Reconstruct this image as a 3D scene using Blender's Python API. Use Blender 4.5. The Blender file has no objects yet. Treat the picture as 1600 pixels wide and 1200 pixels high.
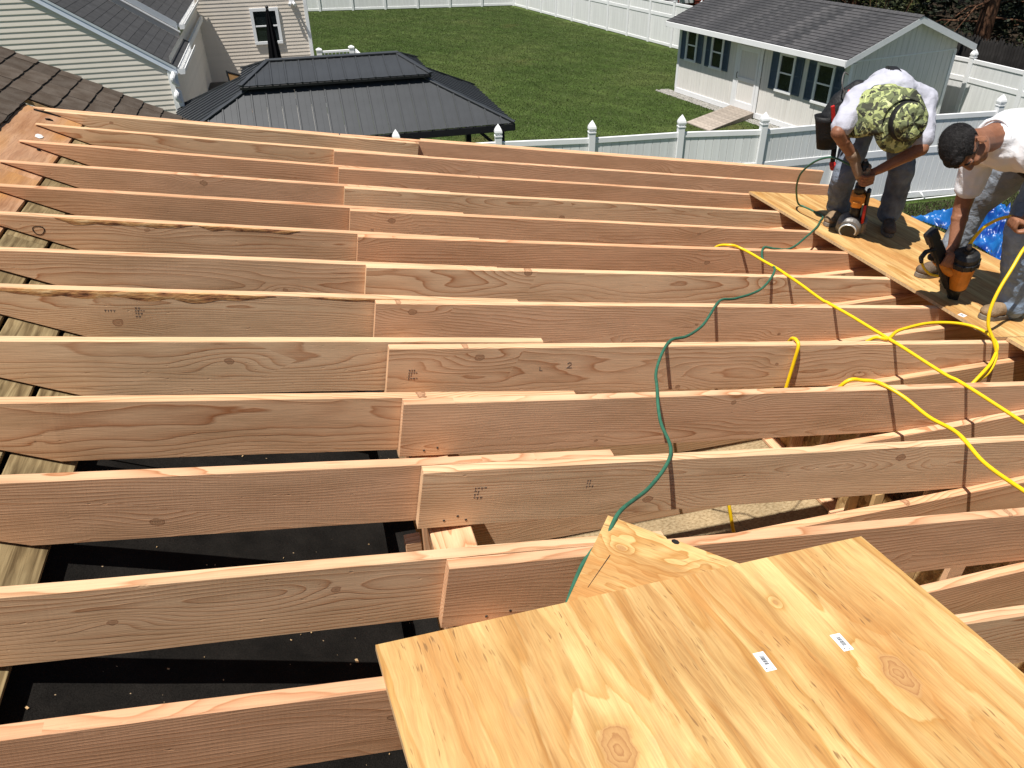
import bpy, bmesh, math, random
import numpy as np
from mathutils import Vector, Matrix, Quaternion, noise as mnoise

random.seed(7)
rng = np.random.default_rng(7)
C = bpy.context.scene.collection
R = math.radians

# ------------------------------------------------------------------ camera
cam_d = bpy.data.cameras.new('camera')
cam = bpy.data.objects.new('camera', cam_d)
C.objects.link(cam)
right = Vector((0.96415791, -0.26500369, -0.01313629))
up = Vector((0.15532295, 0.52358376, 0.83769614))
fwd = Vector((0.21511461, 0.80971173, -0.54597858))
m = Matrix((right, up, -fwd)).transposed().to_4x4()
m.translation = Vector((0.57566776, -1.09700148, 1.40487060))
cam.matrix_world = m
cam_d.sensor_fit = 'HORIZONTAL'
cam_d.sensor_width = 36
cam_d.lens = 1195.64 / 1600 * 36
cam_d.clip_start = 0.05
cam_d.clip_end = 600
bpy.context.scene.camera = cam

# ------------------------------------------------------------------ light
SUN = Vector((0.346, 0.188, -1.0)).normalized()      # the way the light travels
world = bpy.data.worlds.new('World')
bpy.context.scene.world = world
world.use_nodes = True
wn = world.node_tree
bg = wn.nodes['Background']
sky = wn.nodes.new('ShaderNodeTexSky')
sky.sky_type = 'NISHITA'
sky.sun_disc = False
sky.sun_elevation = math.asin(-SUN.z)
sky.sun_rotation = math.atan2(-SUN.x, -SUN.y)
sky.air_density = 1.0
sky.dust_density = 0.6
wn.links.new(sky.outputs[0], bg.inputs[0])
bg.inputs[1].default_value = 0.05
sl = bpy.data.lights.new('sun', 'SUN')
sl.energy = 5.0
sl.angle = R(0.53)
sl.color = (1.0, 0.965, 0.905)
so = bpy.data.objects.new('sun', sl)
so.rotation_euler = SUN.to_track_quat('-Z', 'Y').to_euler()
so.location = (-5, -3, 15)
C.objects.link(so)
sc = bpy.context.scene
sc.view_settings.view_transform = 'Standard'
sc.view_settings.look = 'None'
sc.view_settings.gamma = 1
sc.view_settings.exposure = 0.45
sc.view_settings.use_curve_mapping = False

# ------------------------------------------------------------------ materials
class G:
    """small node graph builder round one Principled material"""
    def __init__(s, name, rough=.6, spec=.3):
        s.m = bpy.data.materials.new(name)
        s.m.use_nodes = True
        s.t = s.m.node_tree
        s.b = s.t.nodes['Principled BSDF']
        s.b.inputs['Roughness'].default_value = rough
        s.b.inputs['Specular IOR Level'].default_value = spec
    def n(s, typ, **kw):
        x = s.t.nodes.new('ShaderNode' + typ)
        for k, v in kw.items():
            setattr(x, k, v)
        return x
    def put(s, sock, v):
        if isinstance(v, bpy.types.NodeSocket):
            s.t.links.new(v, sock)
        elif v is not None:
            sock.default_value = v
    def math(s, op, a, b=None, c=None, clamp=False):
        x = s.n('Math', operation=op, use_clamp=clamp)
        s.put(x.inputs[0], a); s.put(x.inputs[1], b)
        if c is not None: s.put(x.inputs[2], c)
        return x.outputs[0]
    def obj(s):
        return s.n('TexCoord').outputs['Object']
    def rnd(s):
        return s.n('ObjectInfo').outputs['Random']
    def sep(s, v):
        x = s.n('SeparateXYZ'); s.put(x.inputs[0], v); return x.outputs
    def comb(s, a, b, c):
        x = s.n('CombineXYZ')
        s.put(x.inputs[0], a); s.put(x.inputs[1], b); s.put(x.inputs[2], c)
        return x.outputs[0]
    def scale(s, v, sc):
        x = s.n('VectorMath', operation='MULTIPLY'); s.put(x.inputs[0], v); x.inputs[1].default_value = sc
        return x.outputs[0]
    def vadd(s, a, b):
        x = s.n('VectorMath', operation='ADD'); s.put(x.inputs[0], a); s.put(x.inputs[1], b)
        return x.outputs[0]
    def noise(s, v, scale=1., detail=2., rough=.5, dist=0., color=False):
        x = s.n('TexNoise'); s.put(x.inputs['Vector'], v)
        x.inputs['Scale'].default_value = scale; x.inputs['Detail'].default_value = detail
        x.inputs['Roughness'].default_value = rough; x.inputs['Distortion'].default_value = dist
        return x.outputs['Color' if color else 'Fac']
    def ramp(s, f, stops, interp='LINEAR'):
        x = s.n('ValToRGB'); s.put(x.inputs[0], f)
        e = x.color_ramp.elements
        x.color_ramp.interpolation = interp
        while len(e) < len(stops): e.new(.5)
        for el, (p, c) in zip(e, stops):
            el.position = p
            el.color = (c, c, c, 1) if isinstance(c, (int, float)) else (*c, 1)
        return x.outputs[0]
    def mix(s, f, a, b, mode='MIX'):
        x = s.n('Mix', data_type='RGBA', blend_type=mode)
        s.put(x.inputs[0], f)
        for i, v in ((6, a), (7, b)):
            if isinstance(v, tuple): v = (*v, 1) if len(v) == 3 else v
            s.put(x.inputs[i], v)
        return x.outputs[2]
    def bump(s, h, strength=.3, dist=.01):
        x = s.n('Bump'); s.put(x.inputs['Height'], h)
        x.inputs['Strength'].default_value = strength; x.inputs['Distance'].default_value = dist
        s.t.links.new(x.outputs[0], s.b.inputs['Normal'])
    def col(s, c):
        s.put(s.b.inputs['Base Color'], (*c, 1) if isinstance(c, tuple) else c)
        return s.m

def plain(name, c, rough=.6, spec=.3, var=.12, sc=8., bump=0., metal=0., perobj=0.):
    g = G(name, rough, spec)
    v = g.obj()
    f = g.noise(v, sc, 4, .6)
    k = g.ramp(f, [(.25, 1 - var), (.75, 1 + var)])
    c2 = g.mix(1., c, k, 'MULTIPLY')
    if perobj:
        r = g.ramp(g.rnd(), [(0, 1 - perobj), (1, 1 + perobj)])
        c2 = g.mix(1., c2, r, 'MULTIPLY')
    if bump: g.bump(g.noise(v, sc * 6, 3), bump, .01)
    g.b.inputs['Metallic'].default_value = metal
    return g.col(c2)

def make_fir(name, light=(.78, .545, .335), dark=(.45, .19, .08), pink=(.77, .465, .285), rough=.75):
    g = G(name, rough, .2)
    v = g.obj(); r1 = g.rnd()
    r2 = g.math('FRACT', g.math('MULTIPLY', r1, 17.31))
    r3 = g.math('FRACT', g.math('MULTIPLY', r1, 91.73))
    r4 = g.math('FRACT', g.math('MULTIPLY', r1, 331.7))
    x, y, z = g.sep(v)
    xo = g.math('ADD', x, g.math('MULTIPLY', r1, 60.))
    # knots: scattered centres on the (length, depth) plane
    vo = g.n('TexVoronoi', voronoi_dimensions='2D', feature='F1')
    g.put(vo.inputs['Vector'], g.comb(g.math('MULTIPLY', xo, 1.9), g.math('MULTIPLY', z, 5.), 0.))
    vo.inputs['Scale'].default_value = 1.; vo.inputs['Randomness'].default_value = 1.
    px, pz, _ = g.sep(vo.outputs['Position'])
    kr = g.sep(vo.outputs['Color'])[0]
    Rk = g.math('MULTIPLY', g.math('MAXIMUM', g.math('SUBTRACT', kr, .56), 0.), .040)
    dx = g.math('SUBTRACT', xo, g.math('DIVIDE', px, 1.9))
    dz = g.math('SUBTRACT', z, g.math('DIVIDE', pz, 5.))
    wob = g.math('MULTIPLY', g.math('SUBTRACT', g.noise(v, 45., 3), .5), .016)
    d = g.math('ADD', g.math('SQRT', g.math('ADD', g.math('POWER', g.math('MULTIPLY', dx, .7), 2.), g.math('POWER', dz, 2.))), wob)
    dsw = g.math('SQRT', g.math('ADD', g.math('POWER', g.math('MULTIPLY', dx, .32), 2.), g.math('POWER', dz, 2.)))
    sw = g.math('MULTIPLY', g.math('MULTIPLY', Rk, 3.1), g.math('EXPONENT', g.math('MULTIPLY', g.math('POWER', g.math('DIVIDE', dsw, g.math('ADD', g.math('MULTIPLY', Rk, 3.5), .004)), 2.), -1.)))
    # growth rings round a pith line lying off the board
    n1 = g.math('MULTIPLY', g.math('SUBTRACT', g.noise(g.comb(g.math('MULTIPLY', xo, .8), g.math('MULTIPLY', y, 5.), g.math('MULTIPLY', z, 4.5)), 1., 2, .5), .5), .13)
    n2 = g.math('MULTIPLY', g.math('SUBTRACT', g.noise(g.comb(g.math('MULTIPLY', xo, 5.), g.math('MULTIPLY', y, 22.), g.math('MULTIPLY', z, 22.)), 1., 2, .5), .5), .011)
    yy = g.math('ADD', y, g.math('MULTIPLY_ADD', r2, .12, .025))
    zz = g.math('ADD', g.math('ADD', z, g.math('MULTIPLY', r3, .30)), g.math('MULTIPLY', x, g.math('MULTIPLY_ADD', r4, .05, -.025)))
    rr = g.math('SQRT', g.math('ADD', g.math('POWER', yy, 2.), g.math('POWER', zz, 2.)))
    rr = g.math('ADD', g.math('ADD', rr, n1), g.math('ADD', n2, sw))
    ring = g.math('FRACT', g.math('MULTIPLY', rr, g.math('MULTIPLY_ADD', r4, 45., 62.)))
    rf = g.ramp(ring, [(0, 0.), (.45, .12), (.78, .5), (.92, 1.), (1., 0.)])
    amp = g.ramp(g.noise(g.comb(g.math('MULTIPLY', xo, 1.1), y, g.math('MULTIPLY', z, 6.)), 1., 2), [(.3, .35), (.65, 1.)])
    base = g.mix(r3, light, pink)
    fib = g.noise(g.comb(g.math('MULTIPLY', xo, 9.), g.math('MULTIPLY', y, 260.), g.math('MULTIPLY', z, 260.)), 1., 3, .6)
    c = g.mix(g.math('MULTIPLY', rf, amp), base, dark)
    c = g.mix(1., c, g.ramp(fib, [(.25, .86), (.75, 1.1)]), 'MULTIPLY')
    st = g.noise(g.comb(g.math('MULTIPLY', xo, 2.), g.math('MULTIPLY', y, 9.), g.math('MULTIPLY', z, 9.)), 1., 4, .6)
    c = g.mix(1., c, g.ramp(st, [(.28, (.80, .78, .74)), (.55, 1.), (.8, (1.06, 1.05, 1.03))]), 'MULTIPLY')
    grey = g.ramp(g.noise(g.comb(g.math('MULTIPLY', xo, 1.3), y, g.math('MULTIPLY', z, 3.)), 1., 3), [(.62, 0.), (.84, .2)])
    c = g.mix(grey, c, (.45, .33, .24))
    bl = g.ramp(r2, [(0, (.84, .76, .69)), (.3, (1.0, 1.0, .99)), (.6, (.92, .84, .77)), (1, (1.06, 1.05, 1.03))])
    c = g.mix(1., c, bl, 'MULTIPLY')
    ps = g.noise(g.comb(g.math('MULTIPLY', xo, 2.2), g.math('MULTIPLY', y, 6.), g.math('MULTIPLY', z, 46.)), 1., 2, .5)
    c = g.mix(g.ramp(ps, [(.715, 0.), (.77, .75)]), c, (.27, .11, .045))
    # knots themselves: dark rim, brown heart; only where the radius is above zero
    rel = g.math('DIVIDE', d, g.math('ADD', Rk, .0001))
    km = g.ramp(rel, [(0, .95), (.75, .9), (1.05, .7), (1.35, 0.)])
    has = g.math('GREATER_THAN', Rk, .0022)
    kc = g.ramp(rel, [(0, (.22, .11, .055)), (.14, (.47, .27, .15)), (.32, (.35, .18, .09)), (.5, (.50, .29, .165)), (.66, (.34, .17, .08)), (.78, (.46, .25, .14)), (.9, (.16, .07, .032)), (1., (.40, .20, .105))])
    c = g.mix(g.math('MULTIPLY', km, has), c, kc)
    h = g.math('ADD', g.math('MULTIPLY', fib, .55), g.math('MULTIPLY', rf, .3))
    saw = g.noise(g.comb(g.math('MULTIPLY', xo, 130.), g.math('MULTIPLY', y, 3.), g.math('MULTIPLY', z, 5.)), 1., 1)
    h = g.math('ADD', h, g.math('MULTIPLY', saw, .22))
    dent = g.ramp(g.noise(g.comb(g.math('MULTIPLY', xo, 26.), g.math('MULTIPLY', y, 60.), g.math('MULTIPLY', z, 70.)), 1., 2), [(.70, 0.), (.78, -1.)])
    dn = g.math('SUBTRACT', h, g.ramp(g.noise(g.comb(g.math('MULTIPLY', xo, 26.), g.math('MULTIPLY', y, 60.), g.math('MULTIPLY', z, 70.)), 1., 2), [(.70, 0.), (.80, .9)]))
    g.bump(dn, .45, .0022)
    return g.col(c)

def make_ply(name, light=(.67, .465, .20), mid=(.47, .24, .064), dark=(.33, .14, .036), knots=(), seed=0., band=7., warm=None, wild=False):
    """rotary cut pine face veneer; grain runs along local Y, knots = (x, y, radius)"""
    g = G(name, .7, .2)
    v = g.obj(); r1 = g.rnd()
    x, y, z = g.sep(v)
    yo = g.math('ADD', y, g.math('MULTIPLY_ADD', r1, 40., seed))
    xo = g.math('ADD', x, seed)
    wx = g.math('MULTIPLY', g.math('SUBTRACT', g.noise(g.comb(g.math('MULTIPLY', xo, 6.), g.math('MULTIPLY', yo, 1.5), 13.), 1., 4, .6), .5), .07)
    xo = g.math('ADD', xo, wx)
    H = g.math('MULTIPLY', g.noise(g.comb(g.math('MULTIPLY', xo, 6. if wild else 4.2), g.math('MULTIPLY', yo, 3.4 if wild else .55), 0.), 1., 3, .55, .6 if wild else .25), 1.0)
    ker = None; kmask = None; kcol = None
    for (kx, ky, kr) in knots:
        dx = g.math('SUBTRACT', x, kx); dy = g.math('SUBTRACT', y, ky)
        w = g.math('MULTIPLY', g.math('SUBTRACT', g.noise(v, 16., 4), .5), kr * 1.1)
        d = g.math('ADD', g.math('SQRT', g.math('ADD', g.math('POWER', dx, 2.), g.math('POWER', g.math('MULTIPLY', dy, .72), 2.))), w)
        e = g.math('EXPONENT', g.math('MULTIPLY', g.math('POWER', g.math('DIVIDE', d, kr * 2.3), 2.), -1.))
        H = g.math('ADD', H, g.math('MULTIPLY', e, .30))
        mk = g.ramp(g.math('DIVIDE', d, kr), [(0, 1.), (.85, .85), (1.3, 0.)])
        rg = g.ramp(g.math('FRACT', g.math('MULTIPLY', d, 3.6 / kr)), [(0, (.47, .265, .105)), (.6, (.42, .22, .085)), (.9, (.33, .155, .06)), (1., (.46, .26, .10))])
        if kmask is None: kmask, kcol = mk, rg
        else:
            kcol = g.mix(mk, kcol, rg); kmask = g.math('MAXIMUM', kmask, mk)
    f = g.math('FRACT', g.math('MULTIPLY', H, band))
    bandf = g.ramp(f, [(0, 0.), (.35, .15), (.8, .75), (.93, 1.), (1., 0.)])
    amp = g.ramp(g.noise(g.comb(g.math('MULTIPLY', xo, 2.5), g.math('MULTIPLY', yo, 1.2), 3.), 1., 3), [(.28, 1. if wild else .3), (.62, 1.)])
    c = g.mix(g.math('MULTIPLY', bandf, amp), light, mid)
    s2 = g.noise(g.comb(g.math('MULTIPLY', xo, 15.), g.math('MULTIPLY', yo, 1.1), 7.), 1., 4, .6, .3)
    c = g.mix(g.ramp(s2, [(.45, 0.), (.66, .72)]), c, dark)
    s4 = g.noise(g.comb(g.math('MULTIPLY', xo, 52.), g.math('MULTIPLY', yo, 2.6), 23.), 1., 3, .6, .2)
    c = g.mix(g.ramp(s4, [(.52, 0.), (.70, .36)]), c, tuple(q * .92 for q in dark))
    rd = g.noise(g.comb(g.math('MULTIPLY', xo, 5.), g.math('MULTIPLY', yo, .9), 29.), 1., 3, .6)
    c = g.mix(g.ramp(rd, [(.46, 0.), (.64, .72)]), c, (.50, .245, .08))
    s3 = g.noise(g.comb(g.math('MULTIPLY', xo, 3.), g.math('MULTIPLY', yo, 1.6), 11.), 1., 5, .65)
    c = g.mix(1., c, g.ramp(s3, [(.28, (.80, .70, .58)), (.5, (.97, .95, .92)), (.72, (1.08, 1.08, 1.10))]), 'MULTIPLY')
    fib = g.noise(g.comb(g.math('MULTIPLY', xo, 210.), g.math('MULTIPLY', yo, 9.), 2.), 1., 3, .6)
    c = g.mix(1., c, g.ramp(fib, [(.25, .78), (.75, 1.14)]), 'MULTIPLY')
    dash = g.noise(g.comb(g.math('MULTIPLY', xo, 150.), g.math('MULTIPLY', yo, 16.), 5.), 1., 1)
    dm = g.math('MULTIPLY', g.ramp(dash, [(.645, 0.), (.70, .85)]), g.ramp(g.noise(g.comb(g.math('MULTIPLY', xo, 6.), g.math('MULTIPLY', yo, 3.), 1.), 1., 2), [(.45, 0.), (.6, 1.)]))
    c = g.mix(dm, c, (.23, .12, .045))
    if kmask is not None:
        c = g.mix(kmask, c, kcol)
    sm = g.noise(g.comb(g.math('MULTIPLY', xo, 7.), g.math('MULTIPLY', yo, 5.), 17.), 1., 5, .7)
    c = g.mix(g.ramp(sm, [(.62, 0.), (.80, .45)]), c, (.36, .24, .13))
    if warm: c = g.mix(1., c, warm, 'MULTIPLY')
    g.bump(g.math('ADD', fib, g.math('MULTIPLY', bandf, .3)), .35, .0015)
    return g.col(c)

M = {}
M['fir'] = make_fir('fir lumber')
M['ply'] = make_ply('pine plywood', band=6.)
M['ply_scrap'] = make_ply('pine plywood with wild grain', (.70, .47, .20), (.47, .235, .07), (.36, .165, .05), knots=((.12, .075, .012),), seed=3.3, band=7., wild=True)
M['ply_top'] = make_ply('pine plywood with two knots', knots=((1.168, -.452, .044), (.424, -.424, .046), (1.03, -.16, .007)), seed=1.7, band=5.5)
M['ply_red'] = make_ply('red weathered roof sheathing', (.54, .325, .195), (.45, .24, .13), (.30, .14, .07), seed=5., band=3.)
M['plyedge'] = plain('plywood edge', (.50, .33, .17), var=.3, sc=60)

g = G('weathered plank', .85, .15)      # yellow green old sheathing boards, grain across the slope
v = g.obj(); x, y, z = g.sep(v)
yo = g.math('MULTIPLY_ADD', g.rnd(), 30., y)
a = g.noise(g.comb(g.math('MULTIPLY', x, 46.), g.math('MULTIPLY', yo, 3.), 0.), 1., 3, .6, .8)
c = g.ramp(a, [(.3, (.10, .066, .03)), (.5, (.235, .17, .085)), (.7, (.36, .275, .145))])
b = g.noise(g.comb(g.math('MULTIPLY', x, 9.), g.math('MULTIPLY', yo, 5.), 0.), 1., 4)
c = g.mix(1., c, g.ramp(b, [(.3, .75), (.7, 1.12)]), 'MULTIPLY')
g.bump(a, .6, .004)
M['plank'] = g.col(c)

g = G('asphalt shingle', .95, .1)
v = g.obj(); r1 = g.rnd()
gr = g.noise(v, 330., 2, .7)
bl = g.noise(g.vadd(v, g.comb(g.math('MULTIPLY', r1, 9.), 0., 0.)), 9., 3)
c = g.mix(g.ramp(bl, [(.35, 0.), (.68, 1.)]), (.074, .055, .041), (.112, .090, .072))
c = g.mix(1., c, g.ramp(gr, [(.3, .55), (.7, 1.5)]), 'MULTIPLY')
c = g.mix(1., c, g.ramp(r1, [(0, .84), (1, 1.16)]), 'MULTIPLY')
g.bump(gr, .7, .003)
M['shingle'] = g.col(c)

g = G('grey shed shingle', .95, .1)
v = g.obj(); x, y, z = g.sep(v)
br = g.n('TexBrick', offset=.5)
g.put(br.inputs['Vector'], v)
br.inputs['Scale'].default_value = 1.; br.inputs['Brick Width'].default_value = .28; br.inputs['Row Height'].default_value = .132
br.inputs['Mortar Size'].default_value = .004
br.inputs['Color1'].default_value = (.046, .047, .050, 1); br.inputs['Color2'].default_value = (.080, .079, .082, 1); br.inputs['Mortar'].default_value = (.035, .035, .036, 1)
bw = g.noise(g.comb(g.math('MULTIPLY', x, 3.), g.math('MULTIPLY', y, 7.), 0.), 1., 3)
c = g.mix(1., br.outputs[0], g.ramp(bw, [(.3, (.72, .72, .74)), (.7, (1.25, 1.22, 1.2))]), 'MULTIPLY')
c = g.mix(1., c, g.ramp(g.noise(v, 120., 2), [(.3, .7), (.7, 1.3)]), 'MULTIPLY')
g.bump(g.noise(v, 120., 2), .5, .004)
M['shed_shingle'] = g.col(c)

g = G('black roof membrane', .9, .06)
v = g.obj()
c = g.ramp(g.noise(v, 5., 5, .65), [(.3, (.005, .005, .005)), (.7, (.014, .0135, .013))])
gr = g.noise(v, 240., 2, .7)
c = g.mix(1., c, g.ramp(gr, [(.3, .6), (.7, 1.5)]), 'MULTIPLY')
sp = g.noise(v, 70., 1)
c = g.mix(g.ramp(sp, [(.80, 0.), (.81, .8)]), c, (.42, .33, .22))
g.bump(gr, .6, .004)
M['membrane'] = g.col(g.mix(1., c, (1.1, 1.0, .9), 'MULTIPLY'))

M['siding_grey'] = plain('pale grey vinyl siding', (.74, .675, .59), .45, .4, .05, 3., perobj=.03)
M['siding_beige'] = plain('beige vinyl siding', (.70, .62, .53), .45, .4, .06, 3., perobj=.03)
M['white'] = plain('white vinyl', (.80, .80, .80), .4, .4, .05, 2.5)
M['white_dirty'] = plain('white painted trim', (.78, .78, .77), .5, .3, .08, 6.)
g = G('white vinyl fence board', .4, .4)
v = g.obj(); x, y, z = g.sep(v)
st = g.noise(g.comb(g.math('MULTIPLY', x, 14.), g.math('MULTIPLY', y, 14.), g.math('MULTIPLY', z, .9)), 1., 3)
c = g.mix(1., (.78, .78, .765), g.ramp(st, [(.3, .88), (.7, 1.04)]), 'MULTIPLY')
c = g.mix(1., c, g.ramp(g.rnd(), [(0, .95), (1, 1.03)]), 'MULTIPLY')
M['fence'] = g.col(c)
M['metal_white'] = plain('white aluminium trim', (.62, .66, .70), .3, .5, .06, 4., metal=.35)
g = G('shed panel siding', .7, .2)
v = g.obj(); x, y, z = g.sep(v)
st = g.noise(g.comb(g.math('MULTIPLY', x, 30.), g.math('MULTIPLY', y, 30.), g.math('MULTIPLY', z, 1.2)), 1., 3)
c = g.mix(1., (.74, .71, .665), g.ramp(st, [(.3, .9), (.7, 1.06)]), 'MULTIPLY')
g.bump(st, .3, .01)
M['shed_wall'] = g.col(c)
M['shutter'] = plain('blue grey shutter', (.080, .115, .155), .5, .35, .1, 5.)
g = G('dark window glass', .06, .6)
c = g.ramp(g.noise(g.obj(), 3., 3), [(.3, (.006, .008, .009)), (.7, (.02, .026, .028))])
M['glass'] = g.col(c)
M['gazebo'] = plain('charcoal metal roof', (.036, .039, .043), .5, .4, .14, 3., metal=.0, perobj=.05)
M['gazebo_dark'] = plain('black metal frame', (.012, .012, .013), .4, .4, .1, 4.)
M['black_cloth'] = plain('black parasol cloth', (.006, .006, .007), .9, .1, .2, 6.)
M['ramp'] = plain('weathered ramp board', (.33, .28, .235), .85, .15, .25, 9., perobj=.2)
M['gravel'] = plain('grey gravel', (.36, .34, .31), .9, .2, .4, 40., bump=.8)
M['stone'] = plain('gravel stone', (.40, .38, .35), .9, .2, .3, 8., perobj=.3)
M['stockade'] = plain('dark stockade fence', (.035, .032, .03), .9, .1, .3, 5., perobj=.25)
M['red'] = plain('red clapboard', (.17, .035, .022), .6, .3, .1, 4., perobj=.08)
M['felt'] = plain('torn black felt', (.02, .018, .017), .95, .05, .3, 30.)
M['stain'] = plain('white paint splash', (.75, .72, .68), .6, .2, .1, 30.)

g = G('lawn', .95, .08)
v = g.obj(); x, y, z = g.sep(v)
s = g.math('SINE', g.math('MULTIPLY', g.math('ADD', g.math('MULTIPLY', x, .86), g.math('MULTIPLY', y, .50)), 5.2))
big = g.noise(v, .28, 4, .6)
med = g.noise(v, 2.4, 4, .65)
fine = g.noise(g.scale(v, (1., .6, 1.)), 26., 3, .7)
c = g.ramp(big, [(.3, (.044, .072, .016)), (.5, (.057, .087, .021)), (.7, (.082, .106, .031))])
c = g.mix(1., c, g.ramp(s, [(0., .90), (1., 1.09)]), 'MULTIPLY')
c = g.mix(1., c, g.ramp(med, [(.3, .72), (.7, 1.3)]), 'MULTIPLY')
c = g.mix(1., c, g.ramp(fine, [(.25, .75), (.75, 1.3)]), 'MULTIPLY')
dry = g.ramp(g.noise(g.vadd(v, g.comb(3.1, 8.2, 0.)), .33, 3), [(.63, 0.), (.76, .5)])
c = g.mix(dry, c, (.14, .105, .045))
g.bump(fine, .9, .06)
M['lawn'] = g.col(c)
def leafmat(name, c1, c2, trans=.25):
    g = G(name, .6, .25)
    v = g.obj()
    c = g.mix(g.ramp(g.noise(v, 1.3, 3), [(.3, 0.), (.7, 1.)]), c1, c2)
    c = g.mix(1., c, g.ramp(g.noise(v, 14., 2), [(.3, .65), (.7, 1.35)]), 'MULTIPLY')
    return g.col(c)
M['grass'] = leafmat('grass blade', (.056, .086, .021), (.092, .114, .038))
M['leaf_dark'] = leafmat('dark conifer foliage', (.004, .008, .003), (.014, .019, .006))
M['leaf_shrub'] = leafmat('shrub leaf', (.018, .026, .007), (.055, .060, .018))
g = G('tree bark', .95, .1)
v = g.obj(); x, y, z = g.sep(v)
b = g.noise(g.comb(g.math('MULTIPLY', x, 9.), g.math('MULTIPLY', y, 9.), g.math('MULTIPLY', z, 2.)), 1., 4, .65)
c = g.ramp(b, [(.3, (.025, .013, .008)), (.5, (.09, .045, .026)), (.72, (.19, .105, .062))])
g.bump(b, 1., .06)
M['bark'] = g.col(c)

g = G('oriented strand board', .8, .2)
v = g.obj()
vo = g.n('TexVoronoi'); g.put(vo.inputs['Vector'], g.scale(g.vadd(v, g.scale(g.noise(v, 6., 2, color=True), (.12, .12, .12))), (14., 22., 14.))); vo.inputs['Scale'].default_value = 1.
kr = g.sep(vo.outputs['Color'])[0]
c = g.ramp(kr, [(0, (.26, .14, .055)), (.3, (.46, .29, .125)), (.7, (.58, .39, .185)), (1, (.40, .24, .10))])
c = g.mix(1., c, g.ramp(g.noise(v, 60., 2), [(.3, .75), (.7, 1.2)]), 'MULTIPLY')
g.bump(kr, .5, .003)
M['osb'] = g.col(c)
M['stud'] = plain('golden stud lumber', (.58, .37, .17), .8, .2, .2, 14.)
M['subfloor_old'] = None if True else make_ply('subfloor panel', (.46, .345, .195), (.38, .27, .14), (.27, .18, .085), seed=9., band=9.)

g = G('subfloor panel', .85, .15)
v = g.obj()
a = g.noise(g.scale(v, (30., 55., 30.)), 1., 4, .65)
c = g.ramp(a, [(.3, (.19, .13, .065)), (.5, (.33, .245, .14)), (.7, (.43, .33, .20))])
c = g.mix(1., c, g.ramp(g.noise(v, 3., 4), [(.3, .8), (.7, 1.12)]), 'MULTIPLY')
M['subfloor'] = g.col(c)
g = G('bark edge of a rafter', .9, .15)
v = g.obj()
a = g.noise(g.scale(v, (12., 30., 50.)), 1., 4, .6)
c = g.ramp(a, [(.30, (.10, .045, .025)), (.42, (.38, .165, .075)), (.56, (.62, .33, .13)), (.72, (.80, .54, .28))])
g.bump(a, .8, .006)
M['wane'] = g.col(c)
M['ink'] = plain('ink stamp', (.20, .145, .11), .8, .1, .5, 90.)
M['nail'] = plain('nail head', (.05, .04, .035), .6, .4, .2, 30.)
M['label'] = plain('paper label', (.78, .79, .80), .5, .3, .02, 30.)
M['print'] = plain('label print', (.06, .06, .065), .6, .2, .1, 90.)
M['hose_yellow'] = plain('yellow air hose', (.80, .52, .008), .38, .45, .08, 12.)
M['hose_green'] = plain('dusty green air hose', (.035, .125, .075), .5, .35, .25, 30.)
g = G('blue tarpaulin', .35, .5)
v = g.obj()
c = g.ramp(g.noise(v, 3., 3), [(.38, (.003, .026, .20)), (.6, (.008, .115, .36))])
M['tarp'] = g.col(c)

M['soil'] = plain('dark soil', (.030, .024, .016), .95, .05, .5, 6., bump=.6)
# people
def cloth(name, c, var=.2, sc=18., fold=.5):
    g = G(name, .9, .12)
    v = g.obj()
    f = g.noise(v, sc, 4, .6)
    cc = g.mix(1., c, g.ramp(f, [(.28, 1 - var), (.72, 1 + var * .7)]), 'MULTIPLY')
    wv = g.noise(v, 420., 1)
    h = g.math('ADD', g.math('MULTIPLY', g.noise(v, 22., 3, .55, .6), 1.), g.math('MULTIPLY', wv, .05))
    g.bump(h, fold, .02)
    return g.col(cc)
M['shirt'] = cloth('white cotton shirt', (.74, .735, .75), .05, 9., .35)
M['shirt_grey'] = cloth('pale grey cotton shirt', (.44, .44, .50), .08, 9., .35)
M['jeans'] = cloth('faded blue denim sunlit tone', (.20, .265, .36), .55, 7., .6)  # near leg of worker two, sunlight put into the denim colour
M['jeans_dirty'] = cloth('dusty dark denim', (.15, .175, .215), .6, 6., .6)
M['jeans_shaded'] = cloth('denim shaded tone', (.20, .225, .26), .45, 7., .6)  # rest of the same jeans, shade put into the denim colour
g = G('skin', .5, .35)
v = g.obj()
c = g.ramp(g.noise(v, 9., 4), [(.3, (.20, .082, .044)), (.7, (.30, .135, .075))])
c = g.mix(1., c, g.ramp(g.noise(v, 90., 2), [(.3, .9), (.7, 1.1)]), 'MULTIPLY')
g.bump(g.noise(v, 120., 2), .15, .003)
M['skin'] = g.col(c)
g = G('short dark hair', .75, .2)
v = g.obj()
a = g.noise(g.scale(v, (60., 60., 260.)), 1., 3, .6, 1.)
c = g.ramp(a, [(.4, (.008, .007, .007)), (.62, (.022, .020, .020)), (.85, (.12, .115, .115))])
g.bump(a, .6, .004)
M['hair'] = g.col(c)
M['eye'] = plain('eye', (.16, .11, .09), .3, .4, .05, 20.)
M['boot'] = plain('tan work boot', (.25, .17, .10), .85, .15, .3, 22., bump=.5)
M['boot_shaded'] = plain('brown work boot shaded tone', (.12, .085, .06), .85, .15, .4, 22., bump=.5)  # darker copy of the boot colour, paints shade on one boot per pair
M['sole'] = plain('boot sole', (.17, .14, .11), .8, .2, .2, 20.)
M['leather'] = plain('black tool belt leather', (.012, .012, .013), .6, .3, .3, 14., bump=.4)
M['red_plastic'] = plain('red plastic', (.50, .025, .022), .4, .4, .1, 10.)
M['orange'] = plain('scuffed orange plastic', (.62, .22, .022), .45, .35, .25, 16.)
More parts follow.
